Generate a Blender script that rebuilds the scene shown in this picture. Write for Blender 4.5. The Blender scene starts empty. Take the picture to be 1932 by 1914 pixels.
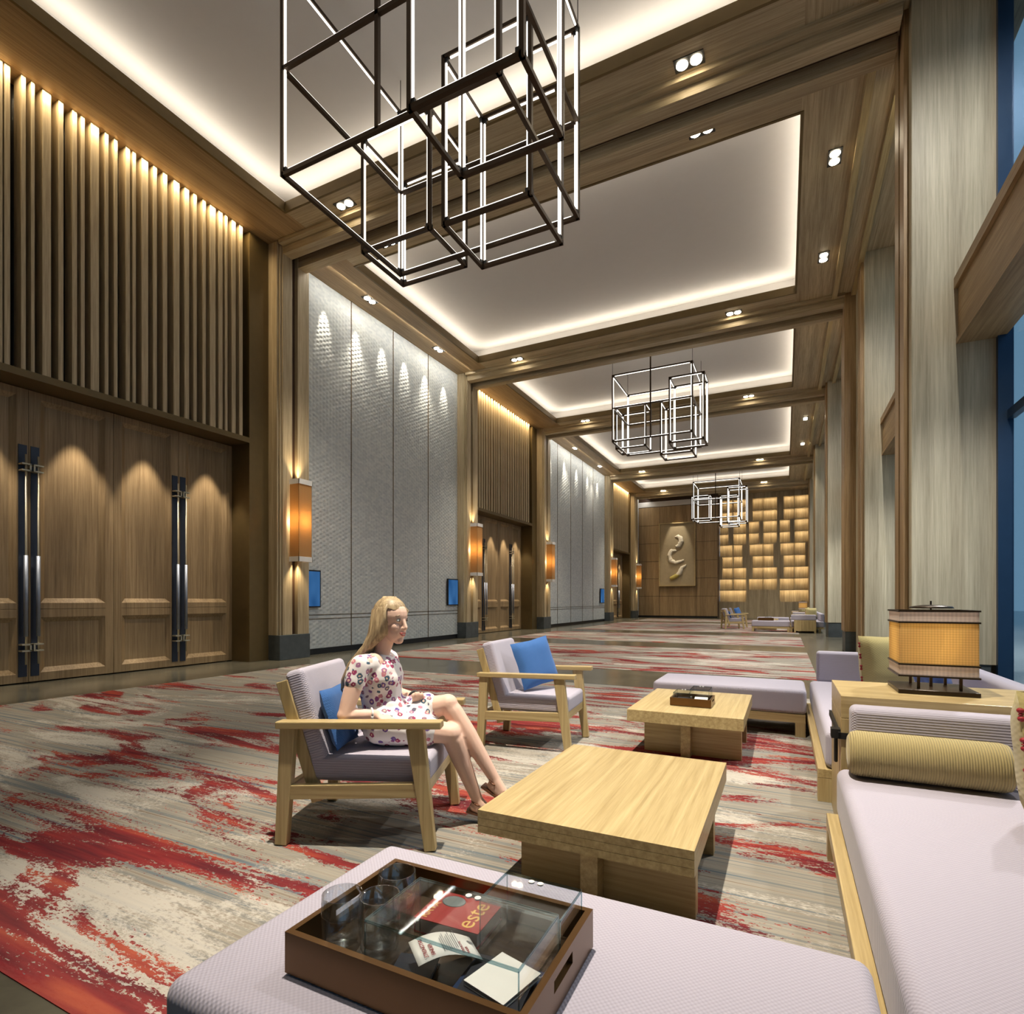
import bpy, bmesh, math, random
import numpy as np
from mathutils import Vector, Matrix, noise as mnoise
PI = math.pi
random.seed(7)
sc = bpy.context.scene
col = sc.collection

# ------------------------------------------------------------------ camera, world, exposure
F_PX, U0, V0 = 1044.0, 966.0, 1133.0          # focal length and principal point in 1932 x 1914 pixels
YAW = math.atan((1481.0 - U0) / F_PX)
cam_d = bpy.data.cameras.new('camera')
cam = bpy.data.objects.new('camera', cam_d)
col.objects.link(cam)
cam.location = (0, 0, 1.2)
cam.rotation_euler = (PI / 2, 0, YAW)
cam_d.sensor_fit = 'HORIZONTAL'
cam_d.sensor_width = 36.0
cam_d.lens = F_PX / 1932.0 * 36.0
cam_d.shift_y = (V0 - 957.0) / 1932.0
cam_d.clip_start = 0.05
cam_d.clip_end = 400
sc.camera = cam
world = bpy.data.worlds.new('dusk_sky')
sc.world = world
world.use_nodes = True
wn = world.node_tree.nodes
wn['Background'].inputs[0].default_value = (0.125, 0.235, 0.345, 1)
wn['Background'].inputs[1].default_value = 1.0
sc.view_settings.view_transform = 'Standard'
sc.view_settings.look = 'None'
sc.view_settings.gamma = 1.0
sc.view_settings.use_curve_mapping = False
sc.view_settings.exposure = 0.44
sc.cycles.use_adaptive_sampling = True
sc.cycles.adaptive_threshold = 0.05
sc.cycles.light_sampling_threshold = 0.02
sc.cycles.max_bounces = 6
sc.cycles.diffuse_bounces = 3
sc.cycles.glossy_bounces = 3
sc.cycles.transmission_bounces = 6
sc.cycles.transparent_max_bounces = 12
sc.cycles.sample_clamp_indirect = 4.0
sc.cycles.caustics_reflective = False
sc.cycles.caustics_refractive = False
K_SPOT = 560.0       # downlights
K_KEY = 3300.0        # downlights over the near seats
K_COVE = 24.0         # per 8.4 m of cove strip
WARM = (1.0, 0.89, 0.73)
WARMER = (1.0, 0.77, 0.46)
NEUTRAL = (1.0, 0.95, 0.86)

# ------------------------------------------------------------------ light helpers
def spot(loc, to, watt, deg, blend=0.6, color=WARM, rad=0.04, parent=None):
    d = bpy.data.lights.new('spot_light', 'SPOT')
    d.energy = watt; d.spot_size = math.radians(deg); d.spot_blend = blend; d.color = color; d.shadow_soft_size = rad
    o = bpy.data.objects.new('spot_light', d); col.objects.link(o)
    o.location = loc
    o.rotation_euler = (Vector(to) - Vector(loc)).to_track_quat('-Z', 'Y').to_euler()
    if parent: o.parent = parent
    return o
def area(loc, rot, sx, sy, watt, color=WARM, spread=180, parent=None):
    d = bpy.data.lights.new('strip_light', 'AREA')
    d.shape = 'RECTANGLE'; d.size = sx; d.size_y = sy; d.energy = watt; d.color = color; d.spread = math.radians(spread)
    o = bpy.data.objects.new('strip_light', d); col.objects.link(o)
    o.location = loc; o.rotation_euler = rot
    if parent: o.parent = parent
    return o
def point(loc, watt, color=WARM, rad=0.05, parent=None):
    d = bpy.data.lights.new('bulb_light', 'POINT')
    d.energy = watt; d.color = color; d.shadow_soft_size = rad
    o = bpy.data.objects.new('bulb_light', d); col.objects.link(o)
    o.location = loc
    if parent: o.parent = parent
    return o

# ------------------------------------------------------------------ materials
def lin(c):
    return tuple((v / 12.92 if v <= 0.04045 else ((v + 0.055) / 1.055) ** 2.4) for v in (x / 255 for x in c)) + (1,)
class NT:
    def __init__(s, name):
        s.m = bpy.data.materials.new(name); s.m.use_nodes = True
        s.t = s.m.node_tree; s.b = s.t.nodes['Principled BSDF']; s.out = s.t.nodes['Material Output']
    def n(s, kind, **kw):
        x = s.t.nodes.new(kind)
        for k, v in kw.items():
            if k in x.inputs: x.inputs[k].default_value = v
            else: setattr(x, k, v)
        return x
    def l(s, a, b): s.t.links.new(a, b)
    def coord(s, scale=(1, 1, 1), rot=(0, 0, 0), loc=(0, 0, 0)):
        c = s.n('ShaderNodeTexCoord'); m = s.n('ShaderNodeMapping')
        m.inputs['Scale'].default_value = scale; m.inputs['Rotation'].default_value = rot; m.inputs['Location'].default_value = loc
        s.l(c.outputs['Object'], m.inputs['Vector']); return m.outputs['Vector']
    def noise(s, vec, scale=1.0, detail=4, rough=0.6, dist=0.0):
        x = s.n('ShaderNodeTexNoise'); x.inputs['Scale'].default_value = scale; x.inputs['Detail'].default_value = detail
        x.inputs['Roughness'].default_value = rough; x.inputs['Distortion'].default_value = dist
        s.l(vec, x.inputs['Vector']); return x.outputs['Fac']
    def ramp(s, fac, stops, interp='LINEAR'):
        r = s.n('ShaderNodeValToRGB'); r.color_ramp.interpolation = interp
        e = r.color_ramp.elements
        while len(e) < len(stops): e.new(0.5)
        for i, (p, c) in enumerate(stops):
            e[i].position = p; e[i].color = c if len(c) == 4 else tuple(c) + (1,)
        s.l(fac, r.inputs['Fac']); return r.outputs['Color']
    def math(s, op, a, b=None, c=None):
        x = s.n('ShaderNodeMath'); x.operation = op
        for i, v in enumerate((a, b, c)):
            if v is None: continue
            if isinstance(v, (int, float)): x.inputs[i].default_value = v
            else: s.l(v, x.inputs[i])
        return x.outputs[0]
    def mix(s, fac, a, b, blend='MIX'):
        x = s.n('ShaderNodeMix'); x.data_type = 'RGBA'; x.blend_type = blend
        for i, v in ((0, fac), (6, a), (7, b)):
            if isinstance(v, (int, float)): x.inputs[i].default_value = v
            elif isinstance(v, tuple): x.inputs[i].default_value = v if len(v) == 4 else v + (1,)
            else: s.l(v, x.inputs[i])
        return x.outputs[2]
    def bump(s, h, strength=0.3, dist=0.01):
        x = s.n('ShaderNodeBump'); x.inputs['Strength'].default_value = strength; x.inputs['Distance'].default_value = dist
        s.l(h, x.inputs['Height']); s.l(x.outputs['Normal'], s.b.inputs['Normal'])
    def set(s, color=None, rough=None, metal=None, spec=None):
        if color is not None:
            if isinstance(color, tuple): s.b.inputs['Base Color'].default_value = color if len(color) == 4 else color + (1,)
            else: s.l(color, s.b.inputs['Base Color'])
        if rough is not None: s.b.inputs['Roughness'].default_value = rough
        if metal is not None: s.b.inputs['Metallic'].default_value = metal
        if spec is not None: s.b.inputs['Specular IOR Level'].default_value = spec
        return s.m
MAT = {}
def wood(name, c1, c2, axis, rough=0.45, bands=True, spec=0.35):
    t = NT(name)
    s = [26, 26, 26]; s[axis] = 0.7
    g = t.noise(t.coord(tuple(s)), 1.6, 5, 0.7)
    color = t.ramp(g, [(0.32, lin(c1)), (0.68, lin(c2))])
    if bands:
        s = [4.3, 4.3, 4.3]; s[axis] = 0.12
        b = t.noise(t.coord(tuple(s)), 1.0, 1, 0.5)
        bb = t.ramp(b, [(0.35, (0.80, 0.78, 0.76)), (0.65, (1.08, 1.08, 1.08))])
        color = t.mix(1.0, color, bb, 'MULTIPLY')
    t.set(color, rough, spec=spec)
    t.bump(g, 0.05, 0.004)
    MAT[name] = t.m
for ax, k in ((0, 'x'), (1, 'y'), (2, 'z')):
    wood('oak_' + k, (152, 134, 104), (198, 182, 150), ax)
    wood('veneer_' + k, (136, 111, 78), (176, 150, 112), ax)
    wood('furn_' + k, (156, 134, 90), (194, 174, 128), ax, 0.35, False, 0.45)
wood('cool_lit_oak_z', (168, 160, 136), (204, 196, 172), 2)  # same oak, with the cool light on the window pillars put into its colour
def plain(name, c, rough=0.5, metal=0.0, spec=0.5, var=0.06):
    t = NT(name)
    n = t.noise(t.coord((6, 6, 6)), 1.0, 3)
    base = lin(c)
    a = tuple(min(1, v * (1 - var)) for v in base[:3]); b = tuple(min(1, v * (1 + var)) for v in base[:3])
    MAT[name] = t.set(t.ramp(n, [(0.3, a), (0.7, b)]), rough, metal, spec)
    return t
plain('bronze', (104, 86, 52), 0.45, 0.35)
plain('dark_bronze', (62, 48, 34), 0.4, 0.7)
plain('groove', (62, 40, 22), 0.6)
plain('black', (14, 14, 16), 0.5)
plain('slat_back', (20, 17, 15), 0.35)
plain('plinth', (70, 76, 78), 0.45, 0.0, 0.5, 0.22)
plain('ceiling_white', (214, 211, 208), 0.9, 0, 0.2, 0.01)
plain('frame_blue', (34, 62, 92), 0.35, 0.4)
plain('steel', (150, 156, 168), 0.5, 0.75)
plain('steel_dark', (60, 64, 74), 0.35, 0.7)
plain('nickel', (190, 182, 160), 0.5, 0.8)
plain('stone_terrace', (196, 204, 208), 0.9)
plain('skin', (230, 192, 172), 0.5, 0, 0.4, 0.03)
plain('lips', (190, 92, 88), 0.4)
plain('eye_white', (225, 222, 218), 0.3)
plain('iris', (70, 64, 58), 0.3)
plain('sandal', (120, 78, 52), 0.5)
plain('white_metal', (225, 222, 218), 0.35)
plain('red_knot', (150, 28, 40), 0.6)
plain('paper', (226, 224, 218), 0.7)
plain('book_red', (150, 44, 44), 0.45)
plain('book_blue', (30, 48, 78), 0.4)
plain('book_dark', (34, 36, 44), 0.4)
plain('gold_print', (214, 178, 96), 0.4)
plain('print_red', (150, 34, 40), 0.6)
plain('print_grey', (90, 92, 98), 0.6)
plain('tray_bronze', (104, 74, 40), 0.3, 0.6)
plain('tray_floor', (58, 46, 34), 0.25)
plain('planet', (120, 128, 128), 0.6, 0, 0.3, 0.35)
plain('relief_white', (222, 212, 190), 0.7)
plain('relief_gold', (178, 160, 82), 0.6)
plain('canvas', (158, 142, 112), 0.85)
plain('lamp_cap', (52, 42, 32), 0.35, 0.6)

t = NT('floor_stone')
v1 = t.noise(t.coord((0.9, 0.9, 0.9)), 1.4, 6, 0.65, 0.6)
MAT['floor_stone'] = t.set(t.ramp(v1, [(0.3, lin((60, 58, 50))), (0.7, lin((98, 94, 80)))]), 0.22, 0, 0.5)

t = NT('carpet')                                     # woven lines, pale washes and speckled red strokes
lines = t.noise(t.coord((0.35, 30, 1)), 1.0, 3, 0.75)
base = t.ramp(lines, [(0.33, lin((84, 98, 108))), (0.45, lin((122, 120, 114))), (0.55, lin((146, 140, 128))), (0.68, lin((112, 98, 86)))])
fine = t.noise(t.coord((34, 70, 1)), 1.0, 2, 0.8)
speck = t.math('MULTIPLY', t.math('SUBTRACT', fine, 0.5), 0.30)
wash = t.noise(t.coord((0.5, 1.7, 1), (0, 0, 0.32), (3.1, 1.7, 0)), 1.0, 7, 0.62, 1.1)
wmask = t.ramp(t.math('ADD', wash, speck), [(0.52, (0, 0, 0)), (0.60, (1, 1, 1))])
c = t.mix(t.math('MULTIPLY', wmask, 0.75), base, lin((184, 178, 168)))
red = t.noise(t.coord((0.5, 1.9, 1), (0, 0, 0.2), (9.35, 4.2, 0)), 1.0, 8, 0.64, 1.3)
streak = t.math('MULTIPLY', t.math('SUBTRACT', t.noise(t.coord((0.9, 24, 1)), 1.0, 3, 0.7), 0.5), 0.15)
rmask = t.ramp(t.math('ADD', t.math('ADD', red, speck), streak), [(0.532, (0, 0, 0)), (0.562, (1, 1, 1))])
rtone = t.ramp(t.noise(t.coord((0.8, 9, 1)), 1.0, 3), [(0.36, lin((82, 16, 28))), (0.52, lin((122, 34, 36))), (0.7, lin((160, 74, 50)))])
c = t.mix(t.math('MULTIPLY', rmask, 0.95), c, rtone)
t.set(c, 0.95, 0, 0.1)
t.bump(t.noise(t.coord((60, 120, 60)), 1.0, 2), 0.25, 0.004)
MAT['carpet'] = t.m

def fabric(name, c, axis_scale, amt=0.10, bumps=0.5):
    t = NT(name)
    x = t.n('ShaderNodeTexCoord'); sp = t.n('ShaderNodeSeparateXYZ'); t.l(x.outputs['Object'], sp.inputs[0])
    h = None
    for i, s in enumerate(axis_scale):
        if s:
            w = t.math('SINE', t.math('MULTIPLY', sp.outputs[i], s))
            h = w if h is None else t.math('MULTIPLY', h, w)
    f = t.math('MULTIPLY_ADD', h, 0.5, 0.5)
    b = lin(c)
    lo = tuple(v * (1 - amt) for v in b[:3])
    t.set(t.mix(f, lo + (1,), b), 0.9, 0, 0.15)
    t.b.inputs['Sheen Weight'].default_value = 0.15
    t.bump(f, bumps, 0.003)
    MAT[name] = t.m
fabric('upholstery', (178, 173, 187), (520, 520, 0), 0.16)
fabric('upholstery_side', (178, 173, 187), (0, 520, 520), 0.16)
fabric('bolster_cloth', (176, 160, 112), (700, 0, 0), 0.3, 0.8)
fabric('cushion_cloth', (178, 164, 112), (0, 300, 300), 0.08, 0.2)
fabric('pillow_blue', (62, 104, 164), (420, 420, 420), 0.12, 0.3)
fabric('pillow_pattern', (84, 112, 176), (60, 60, 60), 0.6, 0.2)

def shade(name, c, mixf=0.55, weave=900.0):
    t = NT(name)
    x = t.n('ShaderNodeTexCoord'); sp = t.n('ShaderNodeSeparateXYZ'); t.l(x.outputs['Object'], sp.inputs[0])
    w = t.math('SINE', t.math('MULTIPLY', t.math('ADD', sp.outputs[0], sp.outputs[1]), weave))
    w2 = t.math('SINE', t.math('MULTIPLY', sp.outputs[2], weave))
    f = t.math('MULTIPLY_ADD', t.math('ADD', w, w2), 0.2, 0.6)
    b = lin(c); lo = tuple(v * 0.7 for v in b[:3]) + (1,)
    cc = t.mix(f, lo, b)
    tr = t.n('ShaderNodeBsdfTranslucent'); t.l(cc, tr.inputs['Color'])
    t.set(cc, 0.9, 0, 0.1)
    m = t.n('ShaderNodeMixShader'); m.inputs[0].default_value = mixf
    t.l(t.b.outputs[0], m.inputs[1]); t.l(tr.outputs[0], m.inputs[2]); t.l(m.outputs[0], t.out.inputs[0])
    MAT[name] = t.m
shade('lamp_fabric', (232, 204, 146), 0.6, 520.0)
shade('sconce_fabric', (226, 190, 136), 0.6, 300.0)
shade('frosted', (226, 214, 206), 0.5, 380.0)

def emit(name, c, s):
    t = NT(name); e = t.n('ShaderNodeEmission'); e.inputs[0].default_value = c if len(c) == 4 else c + (1,); e.inputs[1].default_value = s
    t.l(e.outputs[0], t.out.inputs[0]); MAT[name] = t.m
emit('tube_light', (1.0, 0.95, 0.86), 1.9)
emit('lens_light', (1.0, 0.86, 0.62), 30.0)
emit('strip_glow', (1.0, 0.78, 0.42), 2.0)
t = NT('screen_blue'); e = t.n('ShaderNodeEmission')
g = t.noise(t.coord((2, 2, 1.2)), 1.0, 1)
t.l(t.ramp(g, [(0.3, lin((36, 84, 140))), (0.7, lin((80, 136, 196)))]), e.inputs[0]); e.inputs[1].default_value = 0.5
t.l(e.outputs[0], t.out.inputs[0]); MAT['screen_blue'] = t.m

def glass(name, c, alpha, rough=0.03):
    t = NT(name)
    gl = t.n('ShaderNodeBsdfGlossy'); gl.inputs['Roughness'].default_value = rough
    tr = t.n('ShaderNodeBsdfTransparent'); tr.inputs[0].default_value = c
    lw = t.n('ShaderNodeLayerWeight'); lw.inputs['Blend'].default_value = 0.5
    fr = t.math('MULTIPLY_ADD', t.math('POWER', lw.outputs['Facing'], 4.0), 0.5, 0.03)
    m = t.n('ShaderNodeMixShader')
    t.l(t.math('ADD', fr, alpha), m.inputs[0])
    t.l(tr.outputs[0], m.inputs[1]); t.l(gl.outputs[0], m.inputs[2]); t.l(m.outputs[0], t.out.inputs[0])
    MAT[name] = t.m
glass('window_glass', (0.94, 0.97, 0.98, 1), 0.0)
glass('acrylic', (0.965, 0.98, 0.985, 1), 0.02)
glass('acrylic_edge', (0.60, 0.74, 0.78, 1), 0.12)
glass('tumbler_glass', (0.92, 0.95, 0.96, 1), 0.14)

t = NT('weave')                                      # pale strands, each of a slightly different tone
x = t.n('ShaderNodeTexCoord'); sp = t.n('ShaderNodeSeparateXYZ'); t.l(x.outputs['Object'], sp.inputs[0])
iz = t.math('FLOOR', t.math('DIVIDE', sp.outputs[2], 0.05))
iy = t.math('FLOOR', t.math('ADD', t.math('DIVIDE', sp.outputs[1], 0.095), t.math('MULTIPLY', iz, 0.5)))
cb = t.n('ShaderNodeCombineXYZ'); t.l(iy, cb.inputs[1]); t.l(iz, cb.inputs[2])
wn_ = t.n('ShaderNodeTexWhiteNoise'); t.l(cb.outputs[0], wn_.inputs['Vector'])
MAT['weave'] = t.set(t.ramp(wn_.outputs['Value'], [(0.0, lin((204, 209, 209))), (1.0, lin((224, 227, 224)))]), 0.85, 0, 0.1)

t = NT('dress')                                      # white cotton with small flowers
vo = t.n('ShaderNodeTexVoronoi'); vo.inputs['Scale'].default_value = 30; t.l(t.coord(), vo.inputs['Vector'])
wob = t.noise(t.coord((70, 70, 70)), 1.0, 2)
d = t.math('ADD', vo.outputs['Distance'], t.math('MULTIPLY', t.math('SUBTRACT', wob, 0.5), 0.5))
petal = t.ramp(d, [(0.40, (1, 1, 1)), (0.46, (0, 0, 0))])
hue = t.n('ShaderNodeSeparateColor'); t.l(vo.outputs['Color'], hue.inputs[0])
pc = t.ramp(hue.outputs[0], [(0.2, lin((150, 60, 96))), (0.45, lin((96, 84, 150))), (0.65, lin((206, 130, 140))), (0.85, lin((70, 92, 110)))])
c = t.mix(petal, lin((230, 224, 222)), pc)
core = t.ramp(d, [(0.14, (1, 1, 1)), (0.20, (0, 0, 0))])
c = t.mix(core, c, lin((222, 190, 170)))
MAT['dress'] = t.set(c, 0.85, 0, 0.2)
t = NT('hair')
g = t.noise(t.coord((60, 60, 6)), 1.0, 3, 0.7)
MAT['hair'] = t.set(t.ramp(g, [(0.3, lin((122, 100, 74))), (0.7, lin((196, 174, 136)))]), 0.45, 0, 0.4)

# ------------------------------------------------------------------ mesh builder
class MB:
    def __init__(s): s.v = []; s.f = []
    def add(s, v, f):
        o = len(s.v); s.v += [tuple(p) for p in v]; s.f += [tuple(i + o for i in q) for q in f]; return s
    def box(s, x0, y0, z0, x1, y1, z1):
        v = [(x0, y0, z0), (x1, y0, z0), (x1, y1, z0), (x0, y1, z0), (x0, y0, z1), (x1, y0, z1), (x1, y1, z1), (x0, y1, z1)]
        return s.add(v, [(0, 3, 2, 1), (4, 5, 6, 7), (0, 1, 5, 4), (1, 2, 6, 5), (2, 3, 7, 6), (3, 0, 4, 7)])
    def bar(s, a, b, w, h, up=(0, 0, 1), w2=None, h2=None):
        a, b = Vector(a), Vector(b); d = (b - a).normalized(); up = Vector(up)
        if abs(d.dot(up)) > 0.98: up = Vector((0, 1, 0))
        r = d.cross(up).normalized(); u = r.cross(d)
        w2 = w2 or w; h2 = h2 or h
        v = [p + r * (i * ww / 2) + u * (j * hh / 2) for p, ww, hh in ((a, w, h), (b, w2, h2)) for i, j in ((-1, -1), (1, -1), (1, 1), (-1, 1))]
        return s.add(v, [(0, 1, 2, 3), (7, 6, 5, 4), (0, 4, 5, 1), (1, 5, 6, 2), (2, 6, 7, 3), (3, 7, 4, 0)])
    def tube(s, pts, rad, n=8, cap=True):
        pts = [Vector(p) for p in pts]
        if isinstance(rad, (int, float)): rad = [rad] * len(pts)
        v = []; f = []; prev = None
        for i, p in enumerate(pts):
            d = (pts[min(i + 1, len(pts) - 1)] - pts[max(i - 1, 0)]).normalized()
            if prev is None:
                up = Vector((0, 0, 1)) if abs(d.z) < 0.9 else Vector((0, 1, 0))
                r = d.cross(up).normalized()
            else: r = (prev - d * prev.dot(d)).normalized()
            prev = r; u = d.cross(r)
            v += [p + (r * math.cos(2 * PI * k / n) + u * math.sin(2 * PI * k / n)) * rad[i] for k in range(n)]
        for i in range(len(pts) - 1):
            for k in range(n): f.append((i * n + k, i * n + (k + 1) % n, (i + 1) * n + (k + 1) % n, (i + 1) * n + k))
        if cap: f += [tuple(range(n - 1, -1, -1)), tuple(range((len(pts) - 1) * n, len(pts) * n))]
        return s.add(v, f)
    def lathe(s, prof, n=24, at=(0, 0, 0), closed=False):
        v = []; f = []; m = len(prof)
        for r, z in prof: v += [(at[0] + r * math.cos(2 * PI * k / n), at[1] + r * math.sin(2 * PI * k / n), at[2] + z) for k in range(n)]
        for i in range(m if closed else m - 1):
            j = (i + 1) % m
            for k in range(n): f.append((i * n + k, i * n + (k + 1) % n, j * n + (k + 1) % n, j * n + k))
        if not closed: f += [tuple(range(n - 1, -1, -1)), tuple(range((m - 1) * n, m * n))]
        return s.add(v, f)
    def ell(s, c, r, nu=14, nv=8, rot=None):
        v = []; f = []
        R = rot or Matrix.Identity(3)
        for i in range(nv + 1):
            a = PI * i / nv
            for k in range(nu):
                b = 2 * PI * k / nu
                v.append(Vector(c) + R @ Vector((r[0] * math.sin(a) * math.cos(b), r[1] * math.sin(a) * math.sin(b), r[2] * math.cos(a))))
        for i in range(nv):
            for k in range(nu): f.append(((i + 1) * nu + k, (i + 1) * nu + (k + 1) % nu, i * nu + (k + 1) % nu, i * nu + k))
        return s.add(v, f)
    def mesh(s, name, smooth=False, bevel=0, seg=2):
        me = bpy.data.meshes.new(name); me.from_pydata([tuple(p) for p in s.v], [], s.f); me.update()
        if bevel:
            bm = bmesh.new(); bm.from_mesh(me)
            bmesh.ops.bevel(bm, geom=list(bm.edges), offset=bevel, segments=seg, profile=0.5, affect='EDGES')
            bm.to_mesh(me); bm.free()
        if smooth:
            me.polygons.foreach_set('use_smooth', [True] * len(me.polygons))
        return me
    def build(s, name, mat, parent=None, smooth=False, bevel=0, seg=2, wn=False):
        o = bpy.data.objects.new(name, s.mesh(name, smooth or wn, bevel, seg)); col.objects.link(o)
        o.data.materials.append(MAT[mat])
        if parent: o.parent = parent
        if wn:
            m = o.modifiers.new('normals', 'WEIGHTED_NORMAL'); m.keep_sharp = True; m.weight = 100
        return o
def box(name, mat, a, b, parent=None, bevel=0, seg=2, **kw):
    return MB().box(a[0], a[1], a[2], b[0], b[1], b[2]).build(name, mat, parent, bevel=bevel, seg=seg, **kw)
def cushion(name, mat, a, b, r, parent=None, puff=0.0):
    """soft block: a box with well rounded edges whose faces swell a little"""
    bm = bmesh.new()
    ax = [(a[i] + b[i]) / 2 for i in range(3)]; hx = [(b[i] - a[i]) / 2 for i in range(3)]
    bmesh.ops.create_cube(bm, size=2)
    for v in bm.verts: v.co = Vector([v.co[i] * hx[i] for i in range(3)])
    bmesh.ops.bevel(bm, geom=list(bm.edges), offset=r, segments=5, profile=0.5, affect='EDGES')
    bmesh.ops.recalc_face_normals(bm, faces=list(bm.faces))
    if puff:
        bmesh.ops.subdivide_edges(bm, edges=[e for e in bm.edges if e.calc_length() > 4 * r], cuts=6, use_grid_fill=True)
        i = min(range(3), key=lambda k: hx[k]); j, k = [q for q in range(3) if q != i]
        for v in bm.verts:
            w = max(0, 1 - (v.co[j] / hx[j]) ** 4) * max(0, 1 - (v.co[k] / hx[k]) ** 4)
            v.co[i] += math.copysign(puff * w, v.co[i])
    for v in bm.verts: v.co += Vector(ax)
    me = bpy.data.meshes.new(name); bm.to_mesh(me); bm.free()
    me.polygons.foreach_set('use_smooth', [True] * len(me.polygons))
    o = bpy.data.objects.new(name, me); col.objects.link(o); me.materials.append(MAT[mat])
    m = o.modifiers.new('normals', 'WEIGHTED_NORMAL'); m.weight = 100
    if parent: o.parent = parent
    return o
def pillow_mesh(w, h, d, n=12):
    v = []; f = []
    for s in (1, -1):
        for i in range(n + 1):
            for j in range(n + 1):
                a, b = i / n * 2 - 1, j / n * 2 - 1
                th = (max(0, 1 - a ** 4) * max(0, 1 - b ** 4)) ** 0.55
                pin = 1 - 0.10 * (1 - abs(a * b)) * (abs(a) ** 6 + abs(b) ** 6) * 0.5
                v.append((s * d / 2 * th + 0.004 * mnoise.noise((a * 3, b * 3, s)), a * w / 2 * pin, b * h / 2 * pin))
    N = n + 1
    for s in range(2):
        for i in range(n):
            for j in range(n):
                q = (s * N * N + i * N + j, s * N * N + (i + 1) * N + j, s * N * N + (i + 1) * N + j + 1, s * N * N + i * N + j + 1)
                f.append(q if s == 0 else q[::-1])
    m = MB(); m.add(v, f); return m
def empty(name, loc=(0, 0, 0), rz=0.0, label=None, cat=None, group=None, kind=None):
    o = bpy.data.objects.new(name, None); col.objects.link(o); o.location = loc; o.rotation_euler = (0, 0, rz)
    o.empty_display_size = 0.1
    return tag(o, label, cat, group, kind)
def tag(o, label=None, cat=None, group=None, kind=None):
    if label: o['label'] = label
    if cat: o['category'] = cat
    if group: o['group'] = group
    if kind: o['kind'] = kind
    return o
def copy_tree(o, parent=None):
    c = o.copy(); col.objects.link(c)
    if parent: c.parent = parent
    for ch in list(o.children): copy_tree(ch, c)
    return c

# ================================================================== THE ROOM
SOF = 8.35                      # soffit height
PIL = [1.0, 8.2, 15.35, 21.6, 31.3, 37.3]          # portal frames along the hall
NAMES = ['behind the sofas', 'first', 'second', 'third', 'fourth', 'fifth']
XL, XC0, XC1, XR = -9.3, -8.25, 0.22, 2.2
YB = 39.2                       # dark feature wall; the lit one stands 1.1 m further

# floor
fl = MB().box(-10.2, -6, -0.1, 2.6, 41.0, 0)
floor = tag(fl.build('floor', 'floor_stone'), 'dark olive stone floor around the carpets', kind='structure')
ground = tag(box('ground', 'stone_terrace', (2.6, -40, -0.35), (60, 90, -0.15)), 'grey paved terrace outside the windows', kind='structure')
# carpets
strips = [(0.87, 7.6), (9.4, 14.3), (15.95, 20.1), (21.9, 30.2), (32.0, 36.4)]
clab = ['large red and cream carpet under the near sofas and coffee tables',
        'red and cream carpet beside the first woven wall panel',
        'red and cream carpet beside the second slatted door bay',
        'long red and cream carpet under the distant seating group',
        'red and cream carpet strip close to the lit feature wall']
for (a, b), lb in zip(strips, clab):
    tag(box('carpet', 'carpet', (-8.0, a, 0.0), (0.45, b, 0.004)), lb, 'carpet', 'carpets down the hall')

# ceiling: soffits, fascias, raised trays, portal beams
ceil = empty('ceiling', label='timber ceiling with raised white light coves', kind='structure')
trays = [(1.95, 7.28), (9.15, 14.45), (16.3, 20.75), (22.55, 30.35), (32.25, 36.3)]
edges = [-6.0] + [q for t_ in trays for q in t_] + [40.9]
box('soffit', 'veneer_y', (-10.2, -6, SOF), (XC0, 40.9, SOF + 0.1), ceil)
box('soffit', 'oak_y', (XC1, -6, SOF), (2.6, 40.9, SOF + 0.1), ceil)
for i in range(0, len(edges), 2):
    box('soffit', 'oak_x', (XC0, edges[i], SOF), (XC1, edges[i + 1], SOF + 0.1), ceil)
UP, OUT, TOP = 0.17, 0.34, 8.86
for (a, b) in trays:
    e = 0.03
    box('fascia', 'bronze', (XC0 - e, a - e, SOF - 0.012), (XC0 + 0.012, b + e, SOF + UP), ceil)
    box('fascia', 'bronze', (XC1 - 0.012, a - e, SOF - 0.012), (XC1 + e, b + e, SOF + UP), ceil)
    box('fascia', 'bronze', (XC0 + 0.012, a - e, SOF - 0.012), (XC1 - 0.012, a + 0.012, SOF + UP), ceil)
    box('fascia', 'bronze', (XC0 + 0.012, b - 0.012, SOF - 0.012), (XC1 - 0.012, b + e, SOF + UP), ceil)
    m = MB().box(XC0 - OUT, a - OUT, TOP, XC1 + OUT, b + OUT, TOP + 0.06)
    m.box(XC0 - OUT - 0.05, a - OUT, SOF + 0.1, XC0 - OUT, b + OUT, TOP); m.box(XC1 + OUT, a - OUT, SOF + 0.1, XC1 + OUT + 0.05, b + OUT, TOP)
    m.box(XC0 - OUT, a - OUT - 0.05, SOF + 0.1, XC1 + OUT, a - OUT, TOP); m.box(XC0 - OUT, b + OUT, SOF + 0.1, XC1 + OUT, b + OUT + 0.05, TOP)
    m.build('cove_tray', 'ceiling_white', ceil)
    lx, ly, z = XC1 - XC0, b - a, SOF + UP + 0.02
    area(((XC0 + XC1) / 2, a - 0.16, z), (PI - 0.5, 0, 0), lx, 0.06, K_COVE, WARM)
    area(((XC0 + XC1) / 2, b + 0.16, z), (PI + 0.5, 0, 0), lx, 0.06, K_COVE, WARM)
    area((XC0 - 0.16, (a + b) / 2, z), (PI, 0.5, 0), 0.06, ly, K_COVE * ly / lx, WARM)
    area((XC1 + 0.16, (a + b) / 2, z), (PI, -0.5, 0), 0.06, ly, K_COVE * ly / lx, WARM)
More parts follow.
